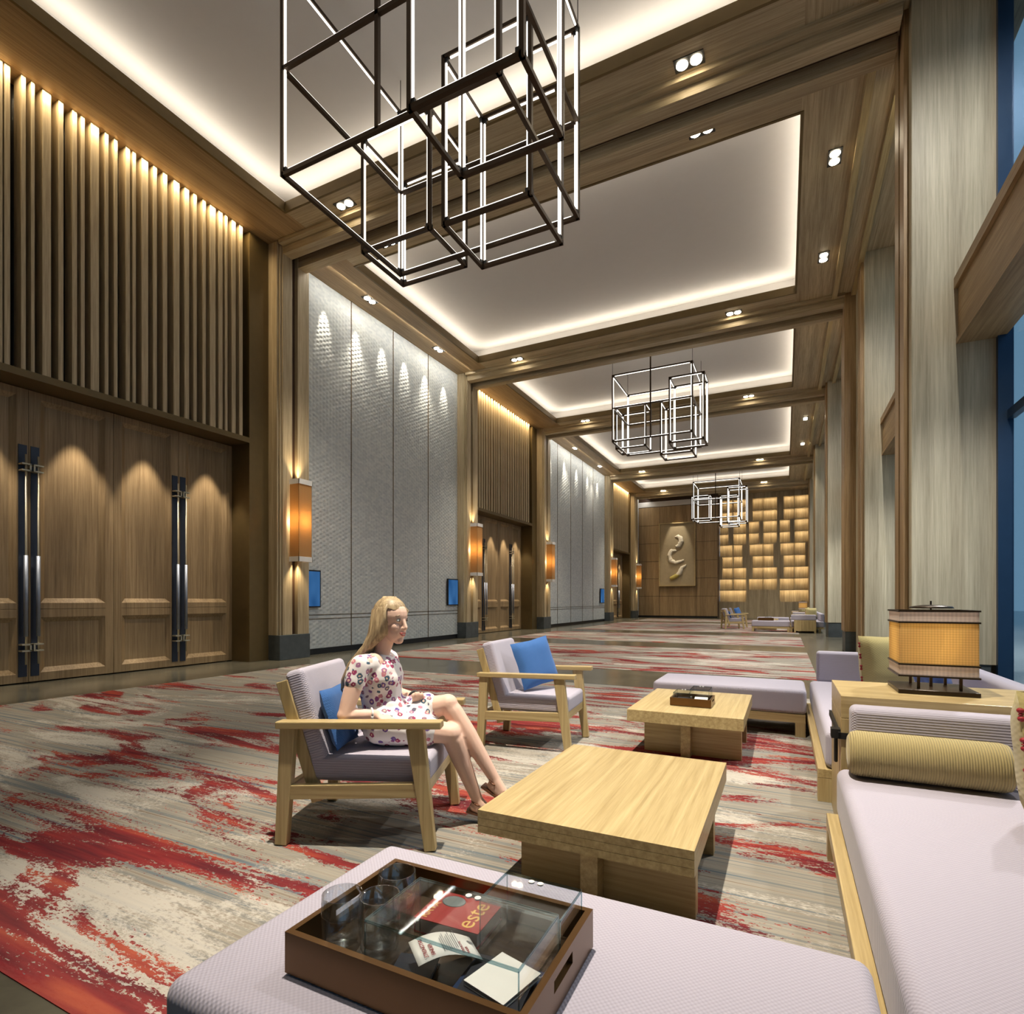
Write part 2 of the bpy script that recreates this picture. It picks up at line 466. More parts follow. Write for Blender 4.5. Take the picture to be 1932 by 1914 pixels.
for yc in PIL:                                       # portal beams: two ribs and a groove
    box('beam_rib', 'oak_x', (-9.0, yc - 0.30, SOF - 0.22), (1.25, yc - 0.08, SOF), ceil, 0.004)
    box('beam_rib', 'oak_x', (-9.0, yc + 0.08, SOF - 0.30), (1.25, yc + 0.30, SOF), ceil, 0.004)
    box('beam_groove', 'groove', (-9.0, yc - 0.08, SOF - 0.10), (1.25, yc + 0.08, SOF), ceil)
    box('beam_edge', 'oak_x', (-9.0, yc - 0.42, SOF - 0.07), (1.25, yc - 0.30, SOF), ceil)
for i, yc in enumerate(PIL[:-1]):                    # battens along the window side
    for x in (1.04, 1.42):
        box('batten', 'furn_y', (x - 0.05, yc + 0.30, SOF - 0.11), (x + 0.05, PIL[i + 1] - 0.42, SOF), ceil)

# pillars
def pillar_left(yc, lab):
    p = empty('pillar', (0, 0, 0), label=lab, kind='structure')
    w = 0.37
    box('pillar_core', 'groove', (-10.0, yc - w + .02, 0.0), (-9.09, yc + w - .02, SOF), p)
    box('pillar_face', 'oak_z', (-9.5, yc - w + 0.06, 0.5), (-9.0, yc - 0.07, SOF), p, 0.006)
    box('pillar_face', 'oak_z', (-9.5, yc + 0.07, 0.5), (-9.0, yc + w, SOF), p, 0.006)
    box('pillar_trim', 'oak_z', (-9.5, yc - w + 0.015, 0.5), (-9.03, yc - w + 0.055, SOF), p)
    box('pillar_trim', 'oak_z', (-9.5, yc - w - 0.03, 0.5), (-9.06, yc - w + 0.01, SOF), p)
    box('plinth', 'plinth', (-9.6, yc - w - 0.03, 0), (-8.98, yc + w + 0.01, 0.5), p, 0.006)
for i, yc in enumerate(PIL[1:]):
    pillar_left(yc, 'oak pillar with centre groove and dark stone plinth, %s along the door wall' % NAMES[i + 1])
def pillar_right(x0, x1, y0, y1, lab, plinth=True, member=None):
    p = empty('pillar', (0, 0, 0), label=lab, kind='structure')
    zb = 0.47 if plinth else 0.0
    box('pillar_body', 'cool_lit_oak_z', (x0, y0, zb), (x1, y1, SOF), p, 0.006)
    if plinth: box('plinth', 'plinth', (x0 + .02, y0 + .02, 0), (x1 - .06, y1 - .02, 0.47), p)
    for k in range(2):
        yy = y0 + 0.16 + k * 0.34
        box('pillar_trim', 'veneer_z', (x0 - 0.05, yy, zb), (x0, yy + 0.26, SOF), p)
    if member:
        box('pillar_member', 'veneer_z', (member[0], member[1], 0.47), (x1, member[2], SOF), p, 0.006)
        box('plinth', 'plinth', (member[0] + .02, member[1] + .01, 0), (x1 - .05, member[2] - .01, 0.47), p)
pillar_right(1.34, 2.14, 7.95, 9.0, 'broad oak window pillar behind the square table lamp')
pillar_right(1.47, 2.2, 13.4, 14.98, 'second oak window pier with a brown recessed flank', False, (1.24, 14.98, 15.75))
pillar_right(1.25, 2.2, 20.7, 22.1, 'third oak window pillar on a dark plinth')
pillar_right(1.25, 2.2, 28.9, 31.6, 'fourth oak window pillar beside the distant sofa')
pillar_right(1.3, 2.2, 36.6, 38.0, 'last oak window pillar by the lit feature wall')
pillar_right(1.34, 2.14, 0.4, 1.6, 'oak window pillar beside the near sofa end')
# window wall: frames, panes, bulkhead
piers = [(0.4, 1.6), (7.95, 9.0), (13.4, 15.75), (20.7, 22.1), (28.9, 31.6), (36.6, 38.0)]
wi = 1
spans = [(-6.0, 0.4)] + [(piers[i][1], piers[i + 1][0]) for i in range(5)] + [(38.0, 40.3)]
wl = ['window bay before the near sofa', 'window bay beside the near sofas and lamp', 'window bay past the first oak pillar',
      'window bay past the second pier', 'window bay beside the distant sofa', 'window bay past the fourth pillar', 'last narrow window bay']
for (a, b), lb in zip(spans, wl):
    w = empty('window_%d' % wi, (0, 0, 0), label='tall ' + lb + ' in dark blue frames', kind='structure'); wi += 1
    n = max(1, round((b - a) / 1.9))
    ys = [a + (b - a) * k / n for k in range(n + 1)]
    for k, y in enumerate(ys):
        yy0, yy1 = (y, y + 0.06) if k == 0 else ((y - 0.06, y) if k == n else (y - 0.03, y + 0.03))
        box('mullion', 'frame_blue', (2.12, yy0, 0.22), (2.255, yy1, SOF), w)
    for z in (0.16, 3.2, 5.0, 7.9):
        box('transom', 'frame_blue', (2.20, a + 0.06, z), (2.27, b - 0.06, z + (0.1 if z > 1 else 0.14)), w)
    for k in range(n):
        for z0, z1 in ((0.3, 3.2), (3.3, 5.0), (5.1, 7.9)):
            box('pane', 'window_glass', (2.24, ys[k] + 0.03, z0), (2.247, ys[k + 1] - 0.03, z1), w)
    box('sill', 'plinth', (2.16, a, 0), (2.34, b, 0.16), w)
    bk = empty('trim_%d' % wi, (0, 0, 0), label='oak bulkhead beam across the ' + lb, kind='structure')
    box('bulkhead', 'veneer_y', (1.78, a, 4.14), (2.2, b, 4.78), bk)
    box('bulkhead_cap', 'veneer_y', (1.74, a, 4.78), (2.2, b, 4.9), bk)
    box('bulkhead_lip', 'veneer_y', (1.76, a, 4.14), (1.78, b, 4.2), bk)
wr = empty('wall_right', (0, 0, 0), label='narrow timber wall strip above the window heads', kind='structure')
box('wall_panel', 'veneer_y', (2.2, -6, 8.0), (2.5, 40.4, SOF), wr)
for p0, p1 in piers: box('pier_backing', 'frame_blue', (2.2, p0, 0), (2.26, p1, 8.0), wr)
wb = tag(box('wall_behind', 'veneer_z', (-10.2, -6.2, 0), (2.6, -6, 9)), 'timber end wall behind the near sofas', kind='structure')

# left wall: door bays, slat screens, woven panels
wl_ = empty('wall_left', (0, 0, 0), label='long timber wall of doors, slat screens and woven panels', kind='structure')
box('wall_core', 'veneer_z', (-10.4, -6, 0), (-10.05, 40.5, 9.0), wl_)
SLATS = [(3.61, 3.67), (3.79, 3.84), (3.9, 3.94), (4.03, 4.13), (4.22, 4.28), (4.39, 4.45), (4.5, 4.55), (4.63, 4.74), (4.82, 4.87), (4.95, 5.0), (5.12, 5.18), (5.22, 5.27), (5.36, 5.46), (5.54, 5.6), (5.7, 5.77), (5.88, 5.98), (6.07, 6.15), (6.23, 6.29), (6.4, 6.46), (6.54, 6.65), (6.71, 6.79), (6.84, 6.89), (6.98, 7.06), (7.14, 7.21)]
slat_me = {}
def slat(y0, y1, parent):
    w = round(y1 - y0, 3)
    if w not in slat_me:
        slat_me[w] = MB().box(-0.2, 0, 4.35, 0, w, SOF).mesh('slat'); slat_me[w].materials.append(MAT['oak_z'])
    o = bpy.data.objects.new('slat', slat_me[w]); col.objects.link(o); o.parent = parent
    o.location = (XL, y0, 0)
dn = [1]
def handle(y, side, leaf):
    """tall pull: dark plate, steel rod with thicker grip, square key-pattern brackets"""
    h = box('handle', 'steel_dark', (-9.81, y - 0.05, 0.1), (-9.79, y + 0.05, 3.43), leaf)
    MB().tube([(-9.70, y, 0.28), (-9.70, y, 3.28)], 0.012, 8).build('rod', 'nickel', h, True)
    MB().tube([(-9.70, y, 0.68), (-9.70, y, 1.84)], 0.026, 10).build('grip', 'steel', h, True)
    for z in (0.52, 3.1):
        m = MB()
        for dz in (-0.045, 0.045): m.box(-9.79, y - 0.05, z + dz - 0.01, -9.68, y + 0.06, z + dz + 0.01)
        m.box(-9.70, y + side * 0.05 - 0.01, z - 0.05, -9.68, y + side * 0.05 + 0.01, z + 0.05)
        m.build('bracket', 'nickel', h)
def recess(mb, xf, xb, y0, y1, z0, z1, e):
    """a sunk panel with four sloping sides"""
    o = [(xf, y0, z0), (xf, y1, z0), (xf, y1, z1), (xf, y0, z1)]; i = [(xb, y0 + e, z0 + e), (xb, y1 - e, z0 + e), (xb, y1 - e, z1 - e), (xb, y0 + e, z1 - e)]
    mb.add(o + i, [(0, 1, 5, 4), (1, 2, 6, 5), (2, 3, 7, 6), (3, 0, 4, 7), (4, 5, 6, 7)])
def leaf(y0, y1, hside, lab):
    d = empty('door_%d' % dn[0], (0, 0, 0), label=lab, kind='structure'); dn[0] += 1
    g = 0.003; x = -9.8; top = 4.24
    a, b = y0 + g, y1 - g
    ia, ib = (a + 0.12, b - 0.14) if hside > 0 else (a + 0.14, b - 0.12)
    m = MB()
    m.box(-9.88, a, 0.02, x, ia, top); m.box(-9.88, ib, 0.02, x, b, top)
    m.box(-9.88, ia, 0.02, x, ib, 0.14); m.box(-9.88, ia, 0.95, x, ib, 1.07); m.box(-9.88, ia, 1.075, x, ib, 1.16); m.box(-9.88, ia, top - .1, x, ib, top)
    m.build('door_frame', 'veneer_z', d)
    m = MB(); recess(m, x, x - 0.05, ia, ib, 1.16, top - 0.1, 0.07); m.build('upper_panel', 'veneer_z', d)
    m = MB(); recess(m, x, x - 0.05, ia, ib, 0.14, 0.95, 0.07); m.build('lower_panel', 'veneer_z', d)
    handle((b - 0.07) if hside > 0 else (a + 0.07), hside, d)
def door_bay(y0, y1, pairs, slats, which):
    s = box('slat_backing', 'slat_back', (-9.62, y0, 4.35), (-9.6, y1, SOF + 0.3), wl_)
    for a, b in slats: slat(a, b, wl_)
    lg = box('ledge', 'bronze', (-9.86, y0, 4.25), (XL, y1, 4.35), wl_)
    box('jamb', 'bronze', (-9.95, y1, 0), (XL, y1 + 0.47, SOF), wl_)
    box('jamb', 'bronze', (-9.95, y0 - 0.3, 0), (XL, y0, SOF), wl_)
    k = 0
    for a, b in pairs:
        mid = (a + b) / 2; k += 1
        nm = ['first', 'second', 'third'][k - 1]
        leaf(a, mid, 1, 'tall timber door leaf of the %s pair in the %s slatted bay, pull on its far edge' % (nm, which))
        leaf(mid, b, -1, 'tall timber door leaf of the %s pair in the %s slatted bay, pull on its near edge' % (nm, which))
        for q in (a + (b - a) * 0.235, a + (b - a) * 0.765):
            spot((-9.52, q, 4.22), (-9.70, q, 0.3), 150, 50, 0.5, WARM, 0.03)
    # light strip hidden in the gap above the slats
    area((-9.235, (y0 + y1) / 2, SOF - 0.004), (0, 0.22, 0), 0.05, y1 - y0 - 0.1, 15 * (y1 - y0), WARMER, 150)
sl1 = [(a - 3.72 + 0.1, b - 3.72 + 0.1) for a, b in SLATS if a - 3.72 + 0.1 > 1.35] + SLATS
door_bay(0.65, 7.36, [(0.72, 2.95), (2.95, 5.21), (5.21, 7.36)], sl1, 'near')
rnd = random.Random(3)
def auto_slats(y0, y1):
    out = []; y = y0
    while y < y1 - 0.12:
        w = rnd.choice((0.05, 0.06, 0.06, 0.07, 0.1)); out.append((round(y, 3), round(y + w, 3))); y += w + rnd.choice((0.07, 0.09, 0.1, 0.12))
    return out
door_bay(15.75, 20.72, [(16.3, 18.75), (18.75, 20.72)], auto_slats(16.0, 20.6), 'middle')
door_bay(31.7, 36.6, [(32.0, 34.3), (34.3, 36.6)], auto_slats(31.8, 36.4), 'far')

def woven(y0, y1, z0, z1, parent, ty=0.095, tz=0.05):
    """basket-weave facing: every second strand bulges over its neighbour"""
    ny, nz = int((y1 - y0) / ty), int((z1 - z0) / tz)
    Y, Z = np.meshgrid(np.arange(ny * 3 + 1), np.arange(nz * 2 + 1), indexing='ij')
    iy, iz = Y // 3, Z // 2
    par = ((iy + iz) % 2)
    fy = (Y % 3); fz = Z % 2
    h = np.where((fz == 1) & (fy > 0), np.where(par == 0, 0.015, 0.006), 0.0) + np.where((fz == 1) & (fy == 0), 0.002, 0)
    rngn = np.random.RandomState(int(y0 * 10)); h = h + np.where(h > 0, rngn.rand(*h.shape) * 0.004, 0)
    shift = np.where(iz % 2 == 1, ty * 0.5, 0)
    yy = np.clip(y0 + Y * (y1 - y0) / (ny * 3) + np.where((fz == 1), shift * 0, 0), y0, y1); zz = z0 + (Z - np.where(fz == 1, 0.45, 0)) * (z1 - z0) / (nz * 2)
    co = np.stack([np.full(h.shape, XL - 0.012) + h, yy, zz], -1).reshape(-1, 3)
    n2 = nz * 2 + 1
    a = (np.arange(ny * 3)[:, None] * n2 + np.arange(nz * 2)[None, :]).reshape(-1)
    quads = np.stack([a, a + n2, a + n2 + 1, a + 1], -1)
    me = bpy.data.meshes.new('woven_facing')
    me.vertices.add(len(co)); me.vertices.foreach_set('co', co.astype(np.float32).ravel())
    me.loops.add(quads.size); me.loops.foreach_set('vertex_index', quads.astype(np.int32).ravel())
    me.polygons.add(len(quads)); me.polygons.foreach_set('loop_start', np.arange(0, quads.size, 4, dtype=np.int32))
    me.update(calc_edges=True); me.validate()
    me.materials.append(MAT['weave'])
    o = bpy.data.objects.new('woven_facing', me); col.objects.link(o); o.parent = parent; o['kind'] = 'stuff'
def woven_bay(y0, y1, seams, washers, fine):
    bw = box('woven_backing', 'black', (-9.5, y0, 0.0), (XL - 0.014, y1, SOF), wl_)
    ys = [y0] + seams + [y1]
    for a, b in zip(ys[:-1], ys[1:]):
        for z0, z1 in ((0.13, 0.78), (0.79, 0.87), (0.88, SOF)):
            if fine == 1: woven(a + 0.006, b - 0.006, z0, z1, wl_)
            else: woven(a + 0.006, b - 0.006, z0, z1, wl_, 0.13, 0.07)
    for s in seams: box('gold_strip', 'bronze', (XL - 0.012, s - 0.006, 0.13), (XL + 0.006, s + 0.006, SOF), wl_)
    for z in (0.785, 0.875): box('gold_strip', 'bronze', (XL - 0.012, y0, z - 0.005), (XL + 0.006, y1, z + 0.005), wl_)
    area((-8.72, (y0 + y1) / 2, SOF - 0.004), (0, 0.42, 0), 0.05, y1 - y0 - 0.3, 7.0 * (y1 - y0), NEUTRAL)  # unseen strip added to brighten the woven facing
    for y in washers: spot((-9.0, y, SOF - 0.02), (-9.3, y, SOF - 1.25), 420, 25, 0.7, WARM, 0.02)
woven_bay(8.55, 14.98, [10.17, 11.75, 13.35], [9.3, 10.33, 11.3, 12.23, 13.19, 14.16], 1)
woven_bay(21.95, 30.95, [23.55, 25.29, 27.01, 28.76], [22.6, 24.4, 26.1, 27.8, 29.5], 2)
woven_bay(37.65, 39.2, [], [38.4], 2)

# displays on the woven panels
def display(y0, y1, lab):
    d = empty('wall_display', (XL, (y0 + y1) / 2, 1.04), 0, lab, 'screen', 'blue displays on the woven panels')
    w = (y1 - y0) / 2
    box('bezel', 'black', (0.02, -w, 0), (0.07, w, 0.82), d, 0.004)
    box('screen', 'screen_blue', (0.066, -w + 0.03, 0.03), (0.073, w - 0.03, 0.79), d)
display(8.58, 9.13, 'blue wall display at the first pillar end of the woven panel')
display(14.3, 14.88, 'blue wall display on the woven panel beside the second pillar')
display(29.9, 30.6, 'blue wall display at the far end of the second woven panel')

# back wall: dark panelled part with relief, lit niche part
wk = empty('wall_back', (0, 0, 0), label='end wall of dark timber panels and lit niches', kind='structure')
XE = -4.04
zs = [0.12, 1.48, 2.71, 3.92, 5.17, 6.43, 7.72]
box('wall_core', 'groove', (-9.4, YB + 0.05, 0), (XE, YB + 1.3, 8.4), wk)
for a, b in zip(zs[:-1], zs[1:]):
    for x0, x1 in ((-9.3, -7.85), (-7.84, -5.41), (-5.40, XE)):
        box('wall_panel', 'veneer_z', (x0 + .004, YB, a + 0.012), (x1 - .004, YB + 0.06, b - 0.012), wk)
box('skirting', 'black', (-9.3, YB + 0.02, 0), (XE, YB + 0.1, 0.12), wk)
box('top_band', 'ceiling_white', (-9.3, YB - 0.02, 7.75), (XE, YB + 0.1, 8.1), wk)
YN = 40.3
s_ = YN / 38.0
def nx(v): return v * s_
def nz(v): return 1.2 + (v - 1.2) * s_
rows = [1.11, 1.87, 2.58, 3.3, 4.02, 4.77, 5.47, 6.2, 6.88, 7.65]
A, B_, C_ = (-3.83, -3.01, -2.21), (-2.04, -1.24, -0.44), (-0.29, 0.51, 1.28)
niches = []
full = {0: [(-3.83, -2.21), None, (-0.29, 0.51), (0.51, 1.28)], 1: [(-3.83, -3.01), (-2.95, -2.21), (-2.04, -1.24), (-1.22, -0.44), (-0.29, 0.5), (0.53, 1.28)],
        2: [(-3.62, -3.01), (-2.95, -2.21), (-1.83, -1.24), (-1.22, -0.44), (-0.07, 0.5), (0.53, 1.28)],
        3: [(-3.62, -3.01), (-2.95, -2.43), (-1.83, -1.24), (-1.22, -0.65), (-0.07, 0.5), (0.53, 1.11)],
        4: [(-3.83, -3.01), (-2.95, -2.43), (-2.0, -1.24), (-1.22, -0.65), (-0.25, 0.5), (0.53, 1.11)],
        5: [(-3.83, -3.26), (-2.95, -2.21), (-2.04, -1.46), (-1.22, -0.44), (-0.29, 0.27), (0.53, 1.28)],
        6: [(-3.83, -3.26), (-2.95, -2.21), (-2.04, -1.46), (-1.22, -0.44), (-0.29, 0.27), (0.53, 1.28)],
        7: [(-3.62, -3.01), (-2.95, -2.21), (-1.83, -1.24), (-1.22, -0.44), (-0.07, 0.5), (0.53, 1.28)],
        8: [(-3.62, -3.01), (-2.95, -2.21), (-1.83, -1.24), (-1.22, -0.44), (-0.07, 0.5), (0.53, 1.28)]}
box('niche_backing', 'oak_z', (XE, YN + 0.34, 0), (1.5, YN + 0.45, 8.4), wk)
# face boards stand in front of the backing wherever there is no niche
for r in range(9):
    z0, z1 = nz(rows[r]), nz(rows[r + 1]) - 0.05
    xs = sorted([(nx(a), nx(b)) for a, b in [q for q in full[r] if q]])
    x = XE
    for a, b in xs + [(1.5, 1.5)]:
        if a - x > 0.005: box('face_board', 'oak_z', (x, YN, z0), (a, YN + 0.34, z1), wk)
        x = b
    box('face_board', 'oak_z', (XE, YN, z1), (1.5, YN + 0.34, nz(rows[r + 1])), wk)
    for a, b in xs:
        area(((a + b) / 2, YN + 0.05, z1 - 0.02), (0.75, 0, 0), b - a - 0.05, 0.06, 3.3 * (b - a), WARMER)
box('face_board', 'oak_z', (XE, YN, 0), (1.5, YN + 0.34, nz(rows[0])), wk)
box('face_board', 'oak_z', (XE, YN, nz(rows[9])), (1.5, YN + 0.34, 8.4), wk)
box('wall_core', 'veneer_z', (XE, YN + 0.45, 0), (2.6, YN + 0.55, 8.4), wk)
box('wall_panel', 'oak_z', (1.5, YN - 0.3, 0), (2.6, YN + 0.45, 8.4), wk)

# relief picture on the dark panels
k_ = YB / 36.9
ax0, ax1, az0, az1 = -7.4 * k_, -5.11 * k_, 1.2 + 0.91 * k_, 1.2 + 5.02 * k_
art = empty('wall_relief', ((ax0 + ax1) / 2, YB, az0), 0, 'framed beige picture with a winding white relief on the dark panels', 'picture')
W, Hh = (ax1 - ax0) / 2, az1 - az0
box('canvas', 'canvas', (-W + 0.05, -0.10, 0.05), (W - 0.05, -0.02, Hh - 0.05), art)
for nm, a, b in (('frame', (-W, -0.2, 0), (W, 0, 0.06)), ('frame', (-W, -0.2, Hh - 0.06), (W, 0, Hh)), ('frame', (-W, -0.2, 0.06), (-W + 0.06, 0, Hh - 0.06)), ('frame', (W - 0.06, -0.2, 0.06), (W, 0, Hh - 0.06))):
    box(nm, 'furn_x', a, b, art)
def relief(pts, rad, mat):
    P = []
    R = []
    n = 8
    for i in range(len(pts) - 1):
        for k in range(n):
            q = k / n; P.append(((pts[i][0] * (1 - q) + pts[i + 1][0] * q), -0.12, (pts[i][1] * (1 - q) + pts[i + 1][1] * q)))
            R.append((rad[i] * (1 - q) + rad[i + 1] * q) * (1 + 0.16 * mnoise.noise((P[-1][0] * 9, 3.1, P[-1][2] * 9))))
    m = MB().tube(P, R, 10)
    m.v = [(x + .03 * mnoise.noise((x * 8, y * 8, z * 8)), -0.1 + (y + 0.1) * 0.7, z + .03 * mnoise.noise((x * 7, 5, z * 7))) for x, y, z in m.v]
    m.build('relief_stroke', mat, art, True)
def ap(x, y): return (-W + (x - 155) / (1000 - 155) * 2 * W, Hh - (y - 345) / (1745 - 345) * Hh)
relief([ap(525, 655), ap(600, 650), ap(660, 690), ap(670, 760), ap(625, 850), ap(540, 880)], [.03, .12, .16, .17, .14, .09], 'relief_white')
relief([ap(560, 960), ap(440, 960), ap(395, 1060), ap(430, 1180), ap(540, 1230), ap(660, 1200), ap(745, 1170)], [.04, .12, .14, .15, .12, .09, .05], 'relief_white')
relief([ap(790, 1280), ap(690, 1340), ap(640, 1450), ap(570, 1510)], [.04, .12, .15, .12], 'relief_white')
relief([ap(620, 1490), ap(520, 1540), ap(410, 1590)], [.13, .15, .12], 'relief_gold')
spot((-6.6, YB - 1.2, SOF - 0.02), ((ax0 + ax1) / 2, YB, 4.6), 420, 34, 0.5, WARM)

# ================================================================== LAMPS OF THE ROOM
def sconce(yc, lab):
    s = empty('wall_lantern', (-9.0, yc, 1.98), 0, lab, 'wall lamp', 'square wall lanterns on the pillars')
    w, d, h = 0.18, 0.30, 1.66
    box('wall_bracket', 'dark_bronze', (0.0, -0.05, 0.3), (0.04, 0.05, h - 0.3), s)
    for z in (0.0, h - 0.1):
        m = MB()
        for a, b in (((0.03, -w, z), (d, -w + 0.012, z + 0.1)), ((0.03, w - 0.012, z), (d, w, z + 0.1)), ((d - 0.012, -w, z), (d, w, z + 0.1))): m.box(*a, *b)
        m.build('metal_band', 'white_metal', s)
    m = MB(); e = 0.012
    for a, b in (((0.04, -w + e, 0.1), (d - e, -w + e + .004, h - 0.1)), ((0.04, w - e - .004, 0.1), (d - e, w - e, h - 0.1)), ((d - e - .004, -w + e, 0.1), (d - e, w - e, h - 0.1))): m.box(*a, *b)
    m.build('lamp_shade', 'sconce_fabric', s)
    point((d * 0.55, 0, h * 0.5), 9.5, (1.0, 0.80, 0.52), 0.05, s)
    for z, to in ((h - 0.05, 6), (0.05, -6)):
        spot((0.07, 0, z), (0.05, 0, z + to), 60, 80, 0.8, WARMER, 0.03, s)
sl = ['wall lantern on the pillar between the near doors and the woven panel', 'wall lantern on the second pillar, beside the middle doors',
      'wall lantern on the third pillar, before the second woven panel', 'wall lantern on the fourth pillar, beside the far doors', 'wall lantern on the last pillar by the dark end wall']
for yc, lb in zip(PIL[1:], sl): sconce(yc, 'square fabric ' + lb)

dl_proto = None
def downlight(x, y, along_x, watt, lab, deg=70, z=SOF, to=None, color=WARM):
    global dl_proto
    if dl_proto is None:
        dl_proto = empty('recessed_downlight', (0, 0, 0))
        m = MB(); m.box(-0.19, -0.1, -0.012, 0.19, 0.1, 0.0); m.build('trim_plate', 'black', dl_proto)
        for sx in (-0.09, 0.09):
            MB().lathe([(0.0, 0), (0.074, 0), (0.074, 0.012), (0.0, 0.012)], 20, (sx, 0, -0.022)).build('lens', 'lens_light', dl_proto)
        o = dl_proto
    else: o = copy_tree(dl_proto)
    o.location = (x, y, z); o.rotation_euler = (0, 0, 0 if along_x else PI / 2)
    tag(o, lab, 'downlight', 'twin recessed downlights')
    spot((x, y, z - 0.05), to or (x, y, 0), watt, deg, 0.85, color, 0.05)
for i, yc in enumerate(PIL):
    for x, sd in ((-7.12, 'door'), (-1.14, 'window')):
        for dy, w in ((-0.58, 'near'), (0.62, 'far')):
            if i == 5 and w == 'far': continue
            pw = K_SPOT if i else (K_KEY if (x > -3 and w == 'far') else K_SPOT * 0.35 if x > -3 else K_SPOT)
            downlight(x, yc + dy, True, pw, 'twin downlight on the %s flank of the %s ceiling beam, %s side' % (w, ['overhead', 'first', 'second', 'third', 'fourth', 'fifth'][i], sd), 43 if i == 0 else 70, to=(-1.15, 3.0, 0) if (i == 0 and x > -3 and w == 'far') else None)
for x, sd in ((-8.85, 'woven wall'), (0.72, 'window')):
    for ys, nm in (((10.3, 13.2), 'second'), ((24.6, 28.5), 'fourth')):
        for y, w in zip(ys, ('first', 'second')):
            downlight(x, y, False, K_SPOT * 0.6, '%s twin downlight on the %s side of the %s cove' % (w, sd, nm), 60)

for i in range(5):                                   # unseen neutral lamps added beside the glass to brighten the pillar faces
    a, b = PIL[i], PIL[i + 1]
    for q, nm in (((0.84, 'lone'),) if i == 0 else ((0.2, 'lone'),)):
        y = a + (b - a) * q
        downlight(1.6, y - (1.5 if i == 0 else 0), False, K_SPOT * (0.8 if i == 0 else 1.0), '%s added twin downlight in the narrow soffit along the %s window bay' % (nm, ['near', 'second', 'third', 'fourth', 'fifth'][i]), 150, color=(1.0, 0.97, 0.92))
        yb = (5.6, 11.0, 18.5, 26.0, 34.0)[i]
        downlight(1.98, yb, False, K_SPOT * 0.6, 'added twin downlight under the oak bulkhead of the %s window bay' % ['near', 'second', 'third', 'fourth', 'fifth'][i], 150, 4.14, color=(1.0, 0.97, 0.92))  # unseen lamp added under the bulkhead to light the lower pillar face

# chandeliers: nested bronze box frames lined with light tubes
def chandelier(origin, s, lab):
    ch = empty('box_chandelier', origin, 0, lab, 'chandelier', 'box frame chandeliers in the coves')
    t_ = 0.045 * s
    def frame(x0, y0, z0, x1, y1, z1, rings, nm):
        f = MB(); tb = MB(); X = (x0 * s, x1 * s); Y = (y0 * s, y1 * s); Z = (z0 * s, z1 * s)
        h = t_ / 2; ins = 0.034 * s; r = 0.0125 * s
        cx, cy = (X[0] + X[1]) / 2, (Y[0] + Y[1]) / 2
        for x in X:
            for y in Y:
                f.box(x - h, y - h, Z[0] - h, x + h, y + h, Z[1] + h)
                sx, sy = (1 if x < cx else -1), (1 if y < cy else -1)
                tb.tube([(x + sx * ins, y, Z[0] + 0.08 * s), (x + sx * ins, y, Z[1] - 0.08 * s)], r, 8)
                tb.tube([(x, y + sy * ins, Z[0] + 0.08 * s), (x, y + sy * ins, Z[1] - 0.08 * s)], r, 8)
        for zz in [z0] + rings + [z1]:
            z = zz * s; up = 1 if zz < z1 else -1
            for y in Y:
                f.box(X[0], y - h, z - h, X[1], y + h, z + h)
                tb.tube([(X[0] + 0.09 * s, y, z + up * ins), (X[1] - 0.09 * s, y, z + up * ins)], r, 8)
            for x in X:
                f.box(x - h, Y[0], z - h, x + h, Y[1], z + h)
                tb.tube([(x, Y[0] + 0.09 * s, z + up * ins), (x, Y[1] - 0.09 * s, z + up * ins)], r, 8)
        o = f.build(nm, 'dark_bronze', ch)
        q = tb.build('light_tube', 'tube_light', o, True)
        cl = MB()
        for x in X:
            for y in Y:
                for z in Z:
                    sx, sy, sz = (1 if x < cx else -1), (1 if y < cy else -1), (1 if z == Z[0] else -1)
                    cl.box(x + sx * h, y - h * .6, z + sz * h, x + sx * (h + .035 * s), y + h * .6, z + sz * (h + .05 * s))
                    cl.box(x - h * .6, y + sy * h, z + sz * h, x + h * .6, y + sy * (h + .035 * s), z + sz * (h + .05 * s))
        cl.build('socket', 'black', o)
    frame(0, 0, 0, 2.75, 2.13, 2.37, [1.19], 'large_frame')
    frame(-0.35, 1.72, 0.2, 0.80, 2.65, 1.81, [], 'small_frame')
    frame(2.07, -0.42, -0.4, 3.18, 0.46, 1.78, [], 'small_frame')
    frame(1.5, 1.0, -0.4, 2.61, 1.92, 1.55, [], 'small_frame')
    rod = MB(); rod.box(1.35 * s - t_ / 2, -t_ / 2, 0, 1.35 * s + t_ / 2, t_ / 2, TOP - origin[2]); rod.build('stem', 'dark_bronze', ch)
    m = MB()
    for x, y in ((0, 0), (2.75, 0), (0, 2.13), (2.75, 2.13)): m.tube([(x * s, y * s, 2.37 * s), (x * s, y * s, TOP - origin[2])], 0.006, 6)
    m.build('hanger', 'black', ch)
    MB().box(1.1 * s, -0.12, TOP - origin[2] - 0.03, 1.6 * s, 0.12, TOP - origin[2]).build('ceiling_rose', 'dark_bronze', ch)
chandelier((-5.08, 4.457, 6.0), 1.0, 'bronze box frame chandelier with light tubes, hung above the near armchairs')
chandelier((-4.78, 16.717, 6.1), 0.862, 'bronze box frame chandelier with light tubes, hung before the middle doors')
chandelier((-4.73, 33.1, 5.85), 0.9, 'bronze box frame chandelier with light tubes, hung before the lit niche wall')

# ================================================================== FURNITURE (one seating group, then its distant twin)
DY = 22.5
group_items = []      # (root, label for the distant copy)
def both(root, far_label):
    group_items.append((root, far_label)); return root

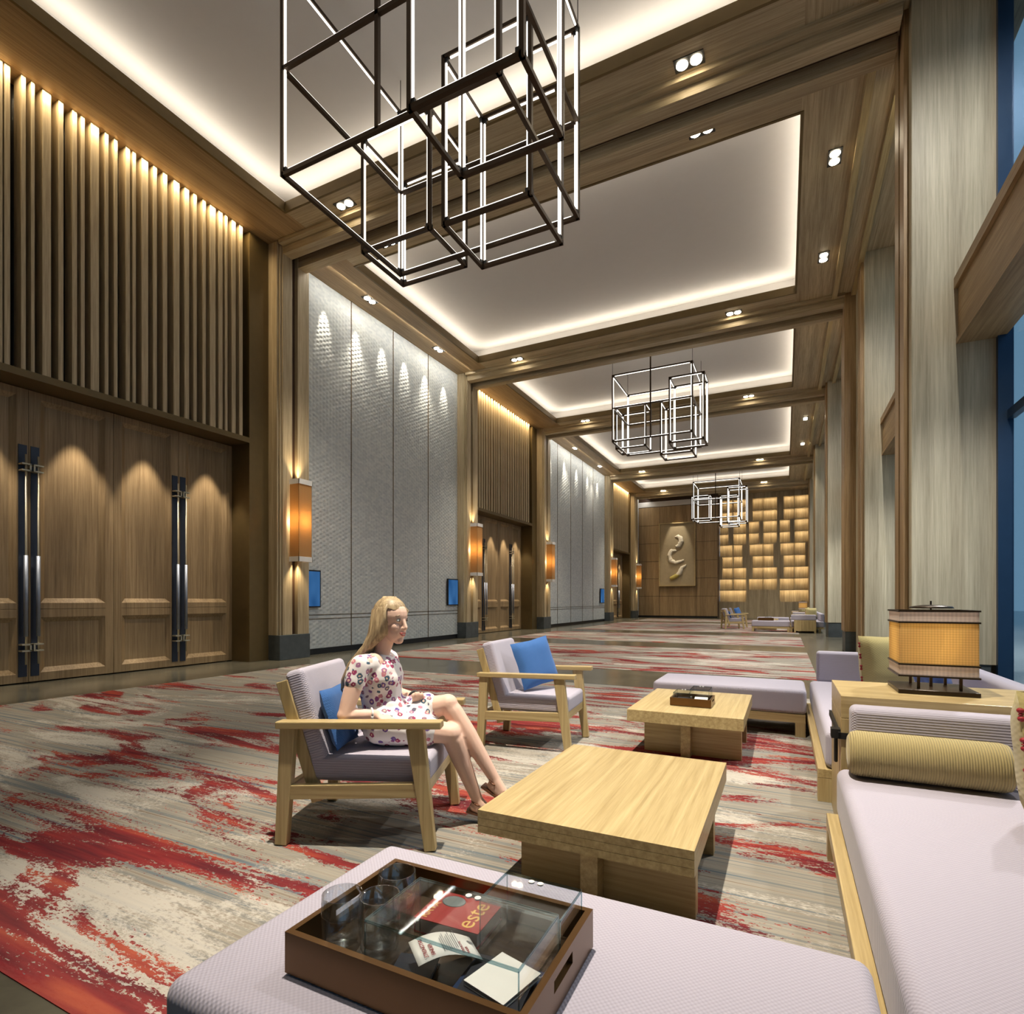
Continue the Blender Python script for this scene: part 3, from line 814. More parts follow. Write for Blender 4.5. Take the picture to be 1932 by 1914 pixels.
def armchair(loc, rz, lab):
    c = empty('armchair', loc, rz, lab, 'armchair', 'timber armchairs')
    for sy in (-1, 1):
        y = sy * 0.30
        MB().bar((-0.365, y, 0), (-0.33, y, 0.58), 0.045, 0.06, (1, 0, 0), 0.045, 0.075).build('rear_leg', 'furn_z', c, bevel=0.004)
        MB().bar((0.375, y, 0), (0.30, y, 0.58), 0.045, 0.055, (1, 0, 0), 0.045, 0.085).build('front_leg', 'furn_z', c, bevel=0.004)
        MB().bar((-0.385, y, 0.585), (0.43, y, 0.60), 0.075, 0.035).build('armrest', 'furn_x', c, bevel=0.005)
        MB().bar((-0.345, y, 0.255), (0.335, y, 0.285), 0.035, 0.07).build('side_rail', 'furn_x', c, bevel=0.004)
        MB().bar((-0.20, y * 0.86, 0.20), (-0.385, y * 0.86, 0.79), 0.035, 0.06, (1, 0, 0)).build('back_post', 'furn_z', c, bevel=0.004)
    MB().bar((0.335, -0.29, 0.285), (0.335, 0.29, 0.285), 0.035, 0.07).build('front_rail', 'furn_y', c, bevel=0.004)
    MB().bar((-0.335, -0.29, 0.255), (-0.335, 0.29, 0.255), 0.035, 0.07).build('rear_rail', 'furn_y', c, bevel=0.004)
    for q in (0.45, 0.74):
        xx = -0.20 - 0.185 * (q - 0.2) / 0.59
        MB().bar((xx - 0.01, -0.26, q), (xx - 0.01, 0.26, q), 0.02, 0.07).build('back_slat', 'furn_y', c, bevel=0.003)
    s = cushion('seat_cushion', 'upholstery_side', (-0.26, -0.27, 0.30), (0.36, 0.27, 0.43), 0.03, c, 0.004)
    b = cushion('back_cushion', 'upholstery_side', (-0.05, -0.27, -0.24), (0.05, 0.27, 0.24), 0.03, c, 0.004)
    b.location = (-0.262, 0, 0.615); b.rotation_euler = (0, -0.30, 0)
    return c
def pillow(loc, rot, lab, mat='pillow_blue', size=(0.40, 0.40, 0.13), grp='blue throw pillows'):
    p = pillow_mesh(*size).build('throw_pillow', mat, None, True)
    p.location = loc; p.rotation_euler = rot
    return tag(p, lab, 'pillow', grp)
A1 = math.radians(21); A2 = math.radians(6)
C1 = Vector((-1.975, 2.345, 0.008)); C2 = Vector((-1.90, 4.28, 0.008))
def loc_in(c, a, x, y, z): return (c.x + x * math.cos(a) - y * math.sin(a), c.y + x * math.sin(a) + y * math.cos(a), c.z + z)
both(armchair(C1, A1, 'timber armchair with pale cushions holding the seated woman'), 'distant timber armchair, nearer the long bench')
both(armchair(C2, A2, 'empty timber armchair with pale cushions and a blue pillow'), 'distant timber armchair, farther from the long bench')
both(pillow(loc_in(C1, A1, -0.152, -0.112, 0.595), (0.0, -0.30, A1), 'blue throw pillow behind the seated woman', size=(0.29, 0.31, 0.075)), 'small blue pillow in the distant armchair nearer the bench')
both(pillow(loc_in(C2, A2, 0.0, 0.03, 0.665), (0.16, -0.30, A2 - 0.62), 'blue throw pillow in the empty armchair', size=(0.40, 0.40, 0.11)), 'small blue pillow in the farther distant armchair')

def coffee_table(loc, lab, kind):
    t_ = empty('coffee_table', loc, 0, lab, 'coffee table', 'low timber coffee tables')
    w, d = 0.415, 0.56
    if kind == 0:
        for k in range(3):
            box('top_board', 'furn_y', (-w, -d, 0.27 + k * 0.03), (w, d, 0.2985 + k * 0.03 + (0.0015 if k == 2 else 0)), t_)
    else:
        box('table_top', 'furn_y', (-w, -d, 0.27), (w, d, 0.36), t_, 0.003)
    box('leg_panel', 'furn_x', (-w + 0.08, -0.32, 0), (w - 0.03, -0.26, 0.27), t_)
    box('leg_panel', 'furn_x', (-w + 0.08, 0.26, 0), (w - 0.03, 0.32, 0.27), t_)
    box('spine_panel', 'furn_y', (-0.04, -0.40, 0), (0.03, 0.40, 0.27), t_)
    return t_
both(coffee_table((-0.685, 2.48, 0.004), 'bare low timber coffee table with layered top', 0), 'distant low timber table, near one')
both(coffee_table((-0.675, 4.765, 0.004), 'low timber coffee table carrying the small bronze tray', 1), 'distant low timber table, far one')

def bench(loc, lab, ln=1.325, dp=0.74):
    b = empty('bench', loc, 0, lab, 'bench', 'pale upholstered benches')
    cushion('seat_cushion', 'upholstery', (0, 0, 0.195), (ln, dp, 0.412), 0.035, b, 0.004)
    m = MB()
    for y in (0.0, dp - 0.05): m.box(0.01, y, 0.125, ln - 0.01, y + 0.05, 0.195)
    for x in (0.01, ln - 0.06): m.box(x, 0.05, 0.125, x + 0.05, dp - 0.05, 0.195)
    m.build('base_frame', 'furn_x', b)
    box('base_board', 'furn_x', (0.06, 0.05, 0.15), (ln - 0.06, dp - 0.05, 0.19), b)
    for x in (0.01, ln - 0.09):
        for y in (0.0, dp - 0.08): box('leg', 'furn_z', (x, y, 0), (x + 0.08, y + 0.08, 0.125), b)
    return b
both(bench((-1.155, 0.70, 0.004), 'pale upholstered bench carrying the large bronze tray'), 'distant pale bench with a dark tray, on the near side')
both(bench((-1.155, 5.44, 0.004), 'empty pale upholstered bench behind the table with the small tray', 1.325, 0.68), 'distant pale bench on the far side')

def sofa(loc, ln, arm_far, lab):
    s = empty('sofa', loc, 0, lab, 'sofa', 'pale daybed sofas')
    cushion('seat_cushion', 'upholstery', (0.01, 0, 0.195), (1.08, ln, 0.418), 0.04, s, 0.004)
    box('base_frame', 'furn_y', (-0.03, 0, 0.14), (1.08, ln, 0.195), s, 0.004)
    box('front_rail', 'furn_y', (0.0, 0.1, 0.09), (0.03, ln - 0.1, 0.14), s)
    for y in (0.0, ln - 0.08):
        for x in (-0.03, 0.9): box('leg', 'furn_z', (x, y, 0), (x + 0.08, y + 0.08, 0.14), s)
    cushion('back_cushion', 'upholstery_side', (0.96, 0.12, 0.425), (1.09, ln - 0.12, 0.70), 0.04, s)
    if arm_far: cushion('arm_cushion', 'upholstery_side', (0.07, ln - 0.005, 0.40), (0.86, ln + 0.125, 0.70), 0.03, s)
    return s
so1 = sofa((0.205, 0.66, 0.004), 2.335, True, 'pale daybed sofa with a yellow bolster, joined to the tray bench')
so2 = sofa((0.205, 3.76, 0.004), 2.35, True, 'pale daybed sofa beyond the lamp console')
both(so1, 'distant pale sofa on the near side of its lamp'); both(so2, 'distant pale sofa on the far side of its lamp')
# end box of the near sofa (seen whole in the distant twin)
eb = empty('end_box', (0.30, 0.40, 0.0045), 0, 'oak end box closing the near sofa, with a cushioned top', 'side box')
box('body', 'furn_z', (0, 0, 0.06), (0.72, 0.24, 0.46), eb, 0.004)
for x in (0.0, 0.66): box('leg', 'furn_z', (x, 0, 0), (x + 0.06, 0.24, 0.06), eb)
cushion('top_cushion', 'upholstery', (-0.1, 0.0, 0.46), (0.72, 0.25, 0.66), 0.03, eb)
both(eb, 'distant oak end box with cushioned top')

def console(loc):
    c = empty('console_table', loc, 0, 'oak console between the two sofas, carrying the square lamp', 'console table')
    box('top_slab', 'furn_x', (0, 0, 0.62), (0.86, 0.60, 0.73), c, 0.003)
    box('side_panel', 'furn_z', (0, 0, 0), (0.07, 0.60, 0.62), c, 0.003)
    box('side_panel', 'furn_z', (0.79, 0, 0), (0.86, 0.60, 0.62), c)
    box('back_panel', 'furn_x', (0.07, 0.27, 0.05), (0.79, 0.33, 0.62), c)
    st = MB().box(-0.012, -0.008, 0.52, 0.075, 0.0, 0.55); st.box(-0.012, -0.008, 0.52, 0.0, 0.62, 0.55)
    s = st.build('strap', 'black', c)
    lp = [(-0.018, 0.05 + 0.010 * math.cos(a), 0.50 + 0.07 * math.sin(a) - 0.035) for a in [k / 14 * 2 * PI for k in range(15)]]
    MB().tube(lp, 0.008, 8).build('loop', 'black', s, True)
    MB().box(-0.04, 0.02, 0.515, 0.0, 0.08, 0.56).build('clasp', 'black', s)
    return c
both(console((0.245, 3.13, 0.0045)), 'distant oak console carrying a square lamp')

def table_lamp(loc, lab):
    L = empty('table_lamp', loc, 0, lab, 'table lamp', 'square fabric table lamps')
    w = 0.163
    box('base_plate', 'lamp_cap', (-w, -w, 0), (w, w, 0.022), L, 0.003)
    for x, y in ((-0.07, -0.10), (0.10, -0.10), (0.0, 0.0), (-0.07, 0.10), (0.08, 0.10)):
        box('leg', 'dark_bronze', (x - 0.006, y - 0.006, 0.02), (x + 0.006, y + 0.006, 0.09), L)
    def ring(z, h, nm):
        m = MB()
        for a, b in (((-w, -w), (w, -w + .008)), ((-w, w - .008), (w, w)), ((-w, -w), (-w + .008, w)), ((w - .008, -w), (w, w))): m.box(a[0], a[1], z, b[0], b[1], z + h)
        m.build(nm, 'lamp_cap', L)
    for z in (0.086, 0.143, 0.352, 0.408): ring(z, 0.008, 'rim')
    def walls(z0, z1, mat, nm, e=0.006):
        m = MB()
        for a, b in (((-w + e, -w + e), (w - e, -w + e + .002)), ((-w + e, w - e - .002), (w - e, w - e)), ((-w + e, -w + e), (-w + e + .002, w - e)), ((w - e - .002, -w + e), (w - e, w - e))): m.box(a[0], a[1], z0, b[0], b[1], z1)
        m.build(nm, mat, L)
    walls(0.15, 0.353, 'lamp_fabric', 'lamp_shade')
    walls(0.094, 0.144, 'frosted', 'lower_band'); walls(0.36, 0.409, 'frosted', 'upper_band')
    MB().lathe([(0.0, 0), (0.095, 0.0), (0.088, 0.010), (0.03, 0.018), (0.0, 0.019)], 28, (0, 0, 0.424)).build('cap_disc', 'lamp_cap', L, True)
    MB().tube([(0, 0, 0.08), (0, 0, 0.462)], 0.004, 8).build('stem', 'lamp_cap', L)
    point((0, 0, 0.25), 1.5, WARM, 0.03, L)
    return L
both(table_lamp((0.672, 3.50, 0.7345), 'square fabric table lamp glowing on the oak console between the sofas'), 'distant square lamp glowing on its console')

# bolster and round cushions
bo = empty('bolster', (0.25, 2.87, 0.5245), 0, 'yellow ribbed bolster lying against the near sofa arm', 'bolster')
m = MB(); R = 0.098
m.lathe([(0.0, 0), (0.07, 0.0), (0.09, 0.012), (R, 0.035), (R, 0.28), (R, 0.53), (R * .93, 0.555), (0.07, 0.565), (0.0, 0.565)], 32)
m.v = [(z, x, y) for x, y, z in m.v]; m.build('bolster_body', 'bolster_cloth', bo, True)
both(bo, 'distant yellow bolster on its sofa')
def knot_cushion(loc, rot, lab, s=1.0):
    k = empty('round_cushion', loc, 0, lab, 'cushion', 'yellow cushions with red knots'); k.rotation_euler = rot
    pillow_mesh(0.46 * s, 0.46 * s, 0.24 * s).build('cushion_body', 'cushion_cloth', k, True)
    for q in range(4):
        z = (-0.15 + 0.1 * q) * s
        m = MB()
        for dy in (-0.014, 0.014): m.ell((-0.0, -0.222 * s + 0.0, z + dy), (0.012, 0.012, 0.010), 8, 6)
        m.ell((-0.0, -0.222 * s, z), (0.008, 0.01, 0.004), 8, 6)
        m.build('frog_knot', 'red_knot', k, True)
    return k
both(knot_cushion((0.93, 2.55, 0.66), (0.0, -0.12, -1.1), 'plump yellow cushion with red knots at the end of the bolster'), 'distant plump yellow cushion with red knots, near sofa')
both(knot_cushion((0.80, 5.86, 0.655), (0.0, -0.12, -1.1), 'plump yellow cushion with red knots on the sofa beyond the lamp'), 'distant plump yellow cushion with red knots, far sofa')
both(pillow((0.92, 4.75, 0.64), (0, -0.35, 0.2), 'patterned blue pillow on the sofa beyond the lamp', 'pillow_pattern', (0.42, 0.38, 0.13), 'patterned blue pillows'), 'patterned blue pillow on the distant sofa')

# trays
def tray(loc, lx, ly, h, lab, slot=True):
    t_ = empty('serving_tray', loc, 0, lab, 'tray', 'bronze trays')
    w = 0.014
    box('tray_floor', 'tray_floor', (w, w, 0.006), (lx - w, ly - w, 0.016), t_)
    for y in (0, ly - w): box('long_side', 'tray_bronze', (0, y, 0), (lx, y + w, h), t_)
    for x in (0, lx - w):
        m = MB(); y0, y1 = ly / 2 - 0.05, ly / 2 + 0.05
        m.box(x, w, 0, x + w, y0, h); m.box(x, y1, 0, x + w, ly - w, h); m.box(x, y0, 0, x + w, y1, h * 0.5); m.box(x, y0, h * 0.78, x + w, y1, h)
        m.build('short_side', 'tray_bronze', t_)
    return t_
TX, TY, TZ = -0.935, 0.825, 0.424
tray((TX, TY, TZ), 0.55, 0.365, 0.085, 'large bronze tray of glasses and books on the near bench')
Tf = TZ + 0.0165
def tumbler(x, y, lab, s=1.0):
    m = MB().lathe([(0.0, 0.0), (0.027, 0.0), (0.031, 0.01), (0.034, 0.05), (0.033, 0.092), (0.0305, 0.092), (0.031, 0.05), (0.027, 0.016), (0.0, 0.014)], 28, closed=False)
    m.v = [(a * s, b * s, c * s) for a, b, c in m.v]
    m.v = [(a * 1.32, b * 1.32, c * 1.3) for a, b, c in m.v]
    o = m.build('glass_tumbler', 'tumbler_glass', None, True); o.location = (x, y, Tf)
    return tag(o, lab, 'glass', 'tumblers on the large tray')
tumbler(TX + 0.068, TY + 0.095, 'clear glass tumbler in the empty corner of the large tray')
tumbler(TX + 0.115, TY + 0.225, 'clear glass tumbler standing before the red book on the large tray')
tumbler(TX + 0.146, TY + 0.125, 'clear glass tumbler touching the larger acrylic box')
def text(body, size, loc, rot, mat, parent, extrude=0.0004):
    d = bpy.data.curves.new('print', 'FONT'); d.body = body; d.size = size; d.extrude = extrude
    tmp = bpy.data.objects.new('tmp', d); col.objects.link(tmp)
    dg = bpy.context.evaluated_depsgraph_get(); dg.update()
    me = bpy.data.meshes.new_from_object(tmp.evaluated_get(dg)); bpy.data.objects.remove(tmp); me.materials.clear(); me.materials.append(MAT[mat])
    o = bpy.data.objects.new('print', me); col.objects.link(o)
    o.location = loc; o.rotation_euler = rot; o.parent = parent
    return o
def book(loc, rz, w, h, th, cover, lab, cat='book', tilt=(0, 0)):
    b = empty('book', loc, 0, lab, cat, 'books on the large tray'); b.rotation_euler = (tilt[0], tilt[1], rz)
    m = MB(); m.box(-w / 2, -h / 2, th - 0.002, w / 2, h / 2, th); m.box(-w / 2, -h / 2, 0, w / 2, h / 2, 0.002); m.box(-w / 2, -h / 2, 0.002, -w / 2 + 0.002, h / 2, th - 0.002)
    m.build('cover', cover, b)
    box('pages', 'paper', (-w / 2 + 0.002, -h / 2 + 0.003, 0.002), (w / 2 - 0.004, h / 2 - 0.003, th - 0.002), b)
    return b
rb = book((TX + 0.252, TY + 0.279, Tf), 0.04, 0.165, 0.125, 0.034, 'book_red', 'dark red book with gold letters and a grey planet on its cover')
text('este', 0.062, (0.060, -0.055, 0.0342), (0, 0, PI / 2), 'gold_print', rb); text('RAVA', 0.027, (-0.055, -0.055, 0.0342), (0, 0, PI / 2), 'gold_print', rb)
MB().ell((-0.03, 0.03, 0.0341), (0.03, 0.024, 0.0012), 20, 6).build('planet_print', 'planet', rb, True)
def acrylic_box(x0, y0, z0, lx, ly, h, lab, grp='clear acrylic boxes'):
    a = empty('acrylic_box', (x0, y0, z0), 0, lab, 'clear box', grp); w = 0.003
    for nm, p, q in (('side_pane', (0, 0, 0), (lx, w, h)), ('side_pane', (0, ly - w, 0), (lx, ly, h)), ('end_pane', (0, w, 0), (w, ly - w, h)), ('end_pane', (lx - w, w, 0), (lx, ly - w, h)), ('lid', (0.0, 0.0, h), (lx, ly, h + w))):
        box(nm, 'acrylic', p, q, a)
    m = MB(); e = 0.0022
    for z in (h - .001, h + w): 
        for p, q in (((0, 0), (lx, 0)), ((lx, 0), (lx, ly)), ((lx, ly), (0, ly)), ((0, ly), (0, 0))): m.bar((p[0], p[1], z), (q[0], q[1], z), e, e)
    for p in ((0, 0), (lx, 0), (lx, ly), (0, ly)): m.bar((p[0], p[1], 0), (p[0], p[1], h), e, e)
    m.build('edge', 'acrylic_edge', a)
    m = MB()
    for dx in (-0.011, 0.011): m.lathe([(0, 0), (0.007, 0), (0.007, 0.003), (0, 0.003)], 14, (lx * 0.45 + dx, ly - 0.02, h + w))
    m.build('stud', 'white_metal', a)
    return a
acrylic_box(TX + 0.195, TY + 0.022, Tf + 0.001, 0.335, 0.183, 0.128, 'larger clear acrylic box over papers on the large tray')
acrylic_box(TX + 0.345, TY + 0.215, Tf + 0.001, 0.185, 0.13, 0.112, 'narrow clear acrylic box along the back of the large tray')
nb = book((TX + 0.437, TY + 0.113, Tf), 0.05, 0.15, 0.15, 0.018, 'book_blue', 'dark blue magazine lying flat in the larger acrylic box', 'magazine')
nb2 = book((TX + 0.442, TY + 0.112, Tf + 0.0185), 0.12, 0.13, 0.13, 0.012, 'book_dark', 'dark magazine stacked on the blue one in the acrylic box', 'magazine')
nb3 = book((TX + 0.452, TY + 0.114, Tf + 0.031), -0.25, 0.10, 0.11, 0.01, 'paper', 'thin pale booklet topping the magazines in the acrylic box', 'magazine')
db = book((TX + 0.262, TY + 0.09, Tf), 0.3, 0.085, 0.085, 0.016, 'book_dark', 'small dark book under the white leaflet', 'book')
m = MB(); N = 14                                     # curled white leaflet
v = []; f = []
for i in range(N + 1):
    for j in range(2):
        a = i / N; v.append((-0.062 + 0.124 * j, -0.11 + 0.2 * a, 0.048 + 0.030 * math.sin(a * PI * 0.9) - 0.03 * (1 - a) * 0.8))
for i in range(N): f.append((2 * i, 2 * i + 1, 2 * i + 3, 2 * i + 2))
m.add(v, f)
lf = empty('leaflet', (TX + 0.312, TY + 0.118, Tf + 0.020), 2.45, 'curled white leaflet with red capitals inside the larger acrylic box', 'leaflet')
lf.scale = (0.66, 0.66, 0.66)
lo = m.build('sheet', 'paper', lf, True); sm = lo.modifiers.new('thick', 'SOLIDIFY'); sm.thickness = 0.001
for q, (bd, sz, yy, mt) in enumerate((('STRENGTHS', 0.017, 0.055, 'print_red'), ('FINDER', 0.017, 0.034, 'print_red'), ('STRENGTHS', 0.011, -0.06, 'print_red'), ('FINDER', 0.011, -0.075, 'print_red'))):
    zz = 0.048 + 0.030 * math.sin(((yy + 0.11) / 0.2) * PI * 0.9) - 0.03 * (1 - (yy + 0.11) / 0.2) * 0.8
    text(bd, sz, (-0.05, yy, zz + 0.0035), (0.0, 0, 0), mt, lf)
m = MB()
for q in range(9): m.box(-0.045, -0.03 + q * 0.006, 0.0, 0.045 - 0.01 * (q % 3), -0.0285 + q * 0.006, 0.0004)
pl = m.build('print_lines', 'print_grey', lf); pl.location = (0, -0.015, 0.0705)

t2 = tray((-0.82, 4.50, 0.368), 0.31, 0.26, 0.06, 'small bronze tray with clear boxes on the farther coffee table')
both(t2, 'small bronze tray on the distant coffee table')
both(acrylic_box(-0.80, 4.53, 0.3855, 0.12, 0.2, 0.075, 'low clear acrylic box in the small tray', 'clear boxes in the small tray'), 'distant low clear box')
both(acrylic_box(-0.67, 4.53, 0.3855, 0.14, 0.2, 0.11, 'taller clear acrylic box in the small tray', 'clear boxes in the small tray'), 'distant taller clear box')
bk2 = book((-0.74, 4.63, 0.3845), 0.0, 0.10, 0.15, 0.02, 'book_dark', 'small dark book inside the low clear box of the small tray')
bk3 = book((-0.60, 4.63, 0.3845), 0.1, 0.10, 0.15, 0.03, 'paper', 'small white book inside the taller clear box of the small tray')

# ================================================================== THE SEATED WOMAN
wm = empty('person', (C1.x, C1.y, 0.004), A1, 'seated woman with long blonde hair in a white floral dress, legs crossed', 'person')
Mi = Matrix.Rotation(-A1, 3, 'Z')
def ray_(u, vv):
    a = (u - U0) / F_PX; b = -(vv - V0) / F_PX
    return Vector((a * math.cos(YAW) - math.sin(YAW), a * math.sin(YAW) + math.cos(YAW), b))
def P(u, vv, Y):
    """photo pixel and distance down the hall -> point in the chair's own frame"""
    d = ray_(u, vv); p = d * (Y / d.y) + Vector((0, 0, 1.2))
    return Mi @ (p - Vector((C1.x, C1.y, 0.004)))
def voxel(mb, size, smooth_it=6, fac=0.5):
    me = mb.mesh('tmp'); o = bpy.data.objects.new('tmp', me); col.objects.link(o)
    r = o.modifiers.new('r', 'REMESH'); r.mode = 'VOXEL'; r.voxel_size = size; r.use_smooth_shade = True
    s = o.modifiers.new('s', 'SMOOTH'); s.iterations = smooth_it; s.factor = fac
    dg = bpy.context.evaluated_depsgraph_get(); dg.update()
    out = bpy.data.meshes.new_from_object(o.evaluated_get(dg))
    bpy.data.objects.remove(o); out.polygons.foreach_set('use_smooth', [True] * len(out.polygons))
    return out
def from_mesh(name, me, mat, parent):
    o = bpy.data.objects.new(name, me); col.objects.link(o); me.materials.clear(); me.materials.append(MAT[mat]); o.parent = parent; me.name = name
    return o
def chain(m, pts, rad, n=12):
    pts = [Vector(p) for p in pts]
    P_, R_ = [], []
    for i in range(len(pts) - 1):
        for k in range(4):
            q = k / 4; P_.append(pts[i].lerp(pts[i + 1], q)); R_.append(rad[i] * (1 - q) + rad[i + 1] * q)
    P_.append(pts[-1]); R_.append(rad[-1])
    m.tube(P_, R_, n)
    for p, r in zip(pts, rad): m.ell(p, (r, r, r), 12, 8)
V = Vector
pel = V((0.055, 0.02, 0.545)); waist = V((0.032, 0.01, 0.655)); chest = V((0.015, 0.0, 0.80)); neck = V((0.035, 0.0, 0.915)); 
headc = V((0.09, -0.01, 1.085))
shR, shL = V((-0.025, -0.16, 0.862)), V((0.02, 0.16, 0.862))
elR, elL = P(650, 1350, 2.10), V((0.05, 0.22, 0.66))
wrR = P(708, 1349, 2.22); haR = P(742, 1356, 2.27)
wrL = V((0.19, 0.115, 0.655)); haL = V((0.215, 0.055, 0.655))
hipR, hipL = V((0.065, -0.085, 0.545)), V((0.065, 0.085, 0.553))
knR = V((0.415, -0.03, 0.495)); anR = V((0.545, 0.055, 0.118)); toR = V((0.68, 0.055, 0.055))
knL = V((0.385, 0.045, 0.635)); anL = V((0.640, 0.05, 0.235)); toL = V((0.760, 0.02, 0.135))
skin = MB()
chain(skin, [pel, waist, chest], [0.115, 0.10, 0.11])
skin.ell(chest + V((0.02, 0, -0.01)), (0.095, 0.135, 0.12)); skin.ell(pel, (0.13, 0.16, 0.10))
chain(skin, [chest + V((0, 0, 0.05)), neck, headc + V((-0.02, 0, -0.07))], [0.07, 0.043, 0.046])
chain(skin, [shR, elR, wrR], [0.052, 0.038, 0.026]); chain(skin, [shL, elL, wrL], [0.052, 0.038, 0.026])
chain(skin, [chest + V((0, -.08, .06)), shR], [0.06, 0.05]); chain(skin, [chest + V((0, .08, .06)), shL], [0.06, 0.05])
chain(skin, [hipR, knR, (knR + anR) / 2 + V((-0.02, 0, 0.05)), anR], [0.088, 0.056, 0.050, 0.030])
chain(skin, [hipL, knL, (knL + anL) / 2 + V((-0.02, 0, 0.04)), anL], [0.088, 0.056, 0.050, 0.030])
for an, to in ((anR, toR), (anL, toL)):
    d = (to - an).normalized(); sd = d.cross(V((0, 0, 1))).normalized()
    heel = an + V((0, 0, -0.045)) - d * 0.02
    chain(skin, [heel, an + d * 0.07 + V((0, 0, -0.04)), to], [0.028, 0.032, 0.026])
    chain(skin, [an, an + d * 0.06 + V((0, 0, -0.03))], [0.03, 0.03])
    for k in range(5): chain(skin, [to + sd * (k - 2) * 0.013, to + d * (0.03 - 0.003 * abs(k - 1)) + sd * (k - 2) * 0.014 + V((0, 0, -0.006))], [0.009, 0.007], 8)
body_hi = MB()
def hand(wr, pa, fdir, side, curl):
    """palm with four bent fingers and a thumb leaving its side"""
    d = (pa - wr).normalized(); u = V(fdir).normalized(); u = (u - d * u.dot(d)).normalized(); n_ = d.cross(u)
    for k in range(4): chain(skin, [wr + u * (k - 1.5) * 0.008, pa + d * 0.015 + u * (k - 1.5) * 0.017], [0.017, 0.013], 8)
    for k in range(4):
        ln = (0.032, 0.037, 0.034, 0.027)[k]
        a = pa + d * 0.02 + u * (k - 1.5) * 0.018; b = a + d * ln + n_ * curl * 0.010; c_ = b + d * ln * 0.5 + n_ * curl * ln * 0.7; e_ = c_ + n_ * curl * ln * 0.5 - d * 0.004
        chain(skin, [a, b, c_, e_], [0.0092, 0.0085, 0.0078, 0.0068], 8)
    t0 = wr + d * 0.02 + u * -side * 0.022; t1 = t0 + d * 0.03 + u * -side * 0.02; t2_ = t1 + d * 0.03 + n_ * curl * 0.012
    chain(skin, [t0, t1, t2_], [0.012, 0.010, 0.008], 8)
hand(wrR, haR, (0.2, 0.9, 0.25), 1, -1); hand(wrL, haL, (0.8, 0.4, 0.2), 1, 1)
bodym = voxel(skin, 0.0065, 4, 0.5)
body = from_mesh('body', bodym, 'skin', wm)

# head: built around its own axes, turned toward the tables
hd = MB()
hd.ell((0.0, 0, 0.03), (0.092, 0.074, 0.088), 20, 12); hd.ell((0.025, 0, -0.045), (0.062, 0.056, 0.070), 20, 12)
chain(hd, [(0.045, 0, -0.095), (0.058, 0, -0.098)], [0.026, 0.022])
chain(hd, [(0.080, 0, 0.014), (0.099, 0, -0.032)], [0.010, 0.0115]); hd.ell((0.093, 0, -0.036), (0.012, 0.016, 0.009), 10, 6)
for sy in (-1, 1):
    hd.ell((0.050, sy * 0.034, -0.030), (0.028, 0.022, 0.028), 12, 8); chain(hd, [(0.074, sy * 0.014, 0.024), (0.062, sy * 0.046, 0.026)], [0.009, 0.007])
    hd.ell((-0.005, sy * 0.076, -0.01), (0.018, 0.008, 0.028), 10, 8)
chain(hd, [(0.072, -0.018, -0.068), (0.080, 0, -0.070), (0.072, 0.018, -0.068)], [0.008, 0.009, 0.008])
hdm = voxel(hd, 0.004, 4, 0.5)
head = from_mesh('head', hdm, 'skin', body); head.location = headc; head.rotation_euler = (0.0, 0.02, -0.42)
for sy in (-1, 1):
    MB().ell((0.074, sy * 0.030, 0.006), (0.010, 0.0135, 0.0075), 12, 8).build('eye', 'eye_white', head, True)
    MB().ell((0.0815, sy * 0.030, 0.006), (0.0035, 0.006, 0.006), 10, 6).build('iris', 'iris', head, True)
    MB().tube([(0.082, sy * 0.016, 0.028), (0.080, sy * 0.032, 0.034), (0.070, sy * 0.050, 0.028)], [0.002, 0.003, 0.0015], 6).build('eyebrow', 'hair', head, True)
    MB().tube([(0.083, sy * 0.018, 0.012), (0.083, sy * 0.031, 0.016), (0.074, sy * 0.045, 0.010)], [0.0012, 0.002, 0.001], 6).build('lash_line', 'iris', head, True)
m = MB(); m.tube([(0.076, -0.025, -0.058), (0.0875, -0.010, -0.062), (0.0875, 0.010, -0.062), (0.076, 0.025, -0.058)], [0.0015, 0.0035, 0.0035, 0.0015], 8)
m.tube([(0.076, -0.024, -0.060), (0.085, -0.008, -0.073), (0.085, 0.008, -0.073), (0.076, 0.024, -0.060)], [0.0015, 0.004, 0.004, 0.0015], 8)
m.build('lips', 'lips', head, True)
m = MB(); m.tube([(0.079, -0.019, -0.062), (0.0875, 0, -0.067), (0.079, 0.019, -0.062)], [0.0015, 0.0036, 0.0015], 8); m.build('teeth', 'eye_white', head, True)
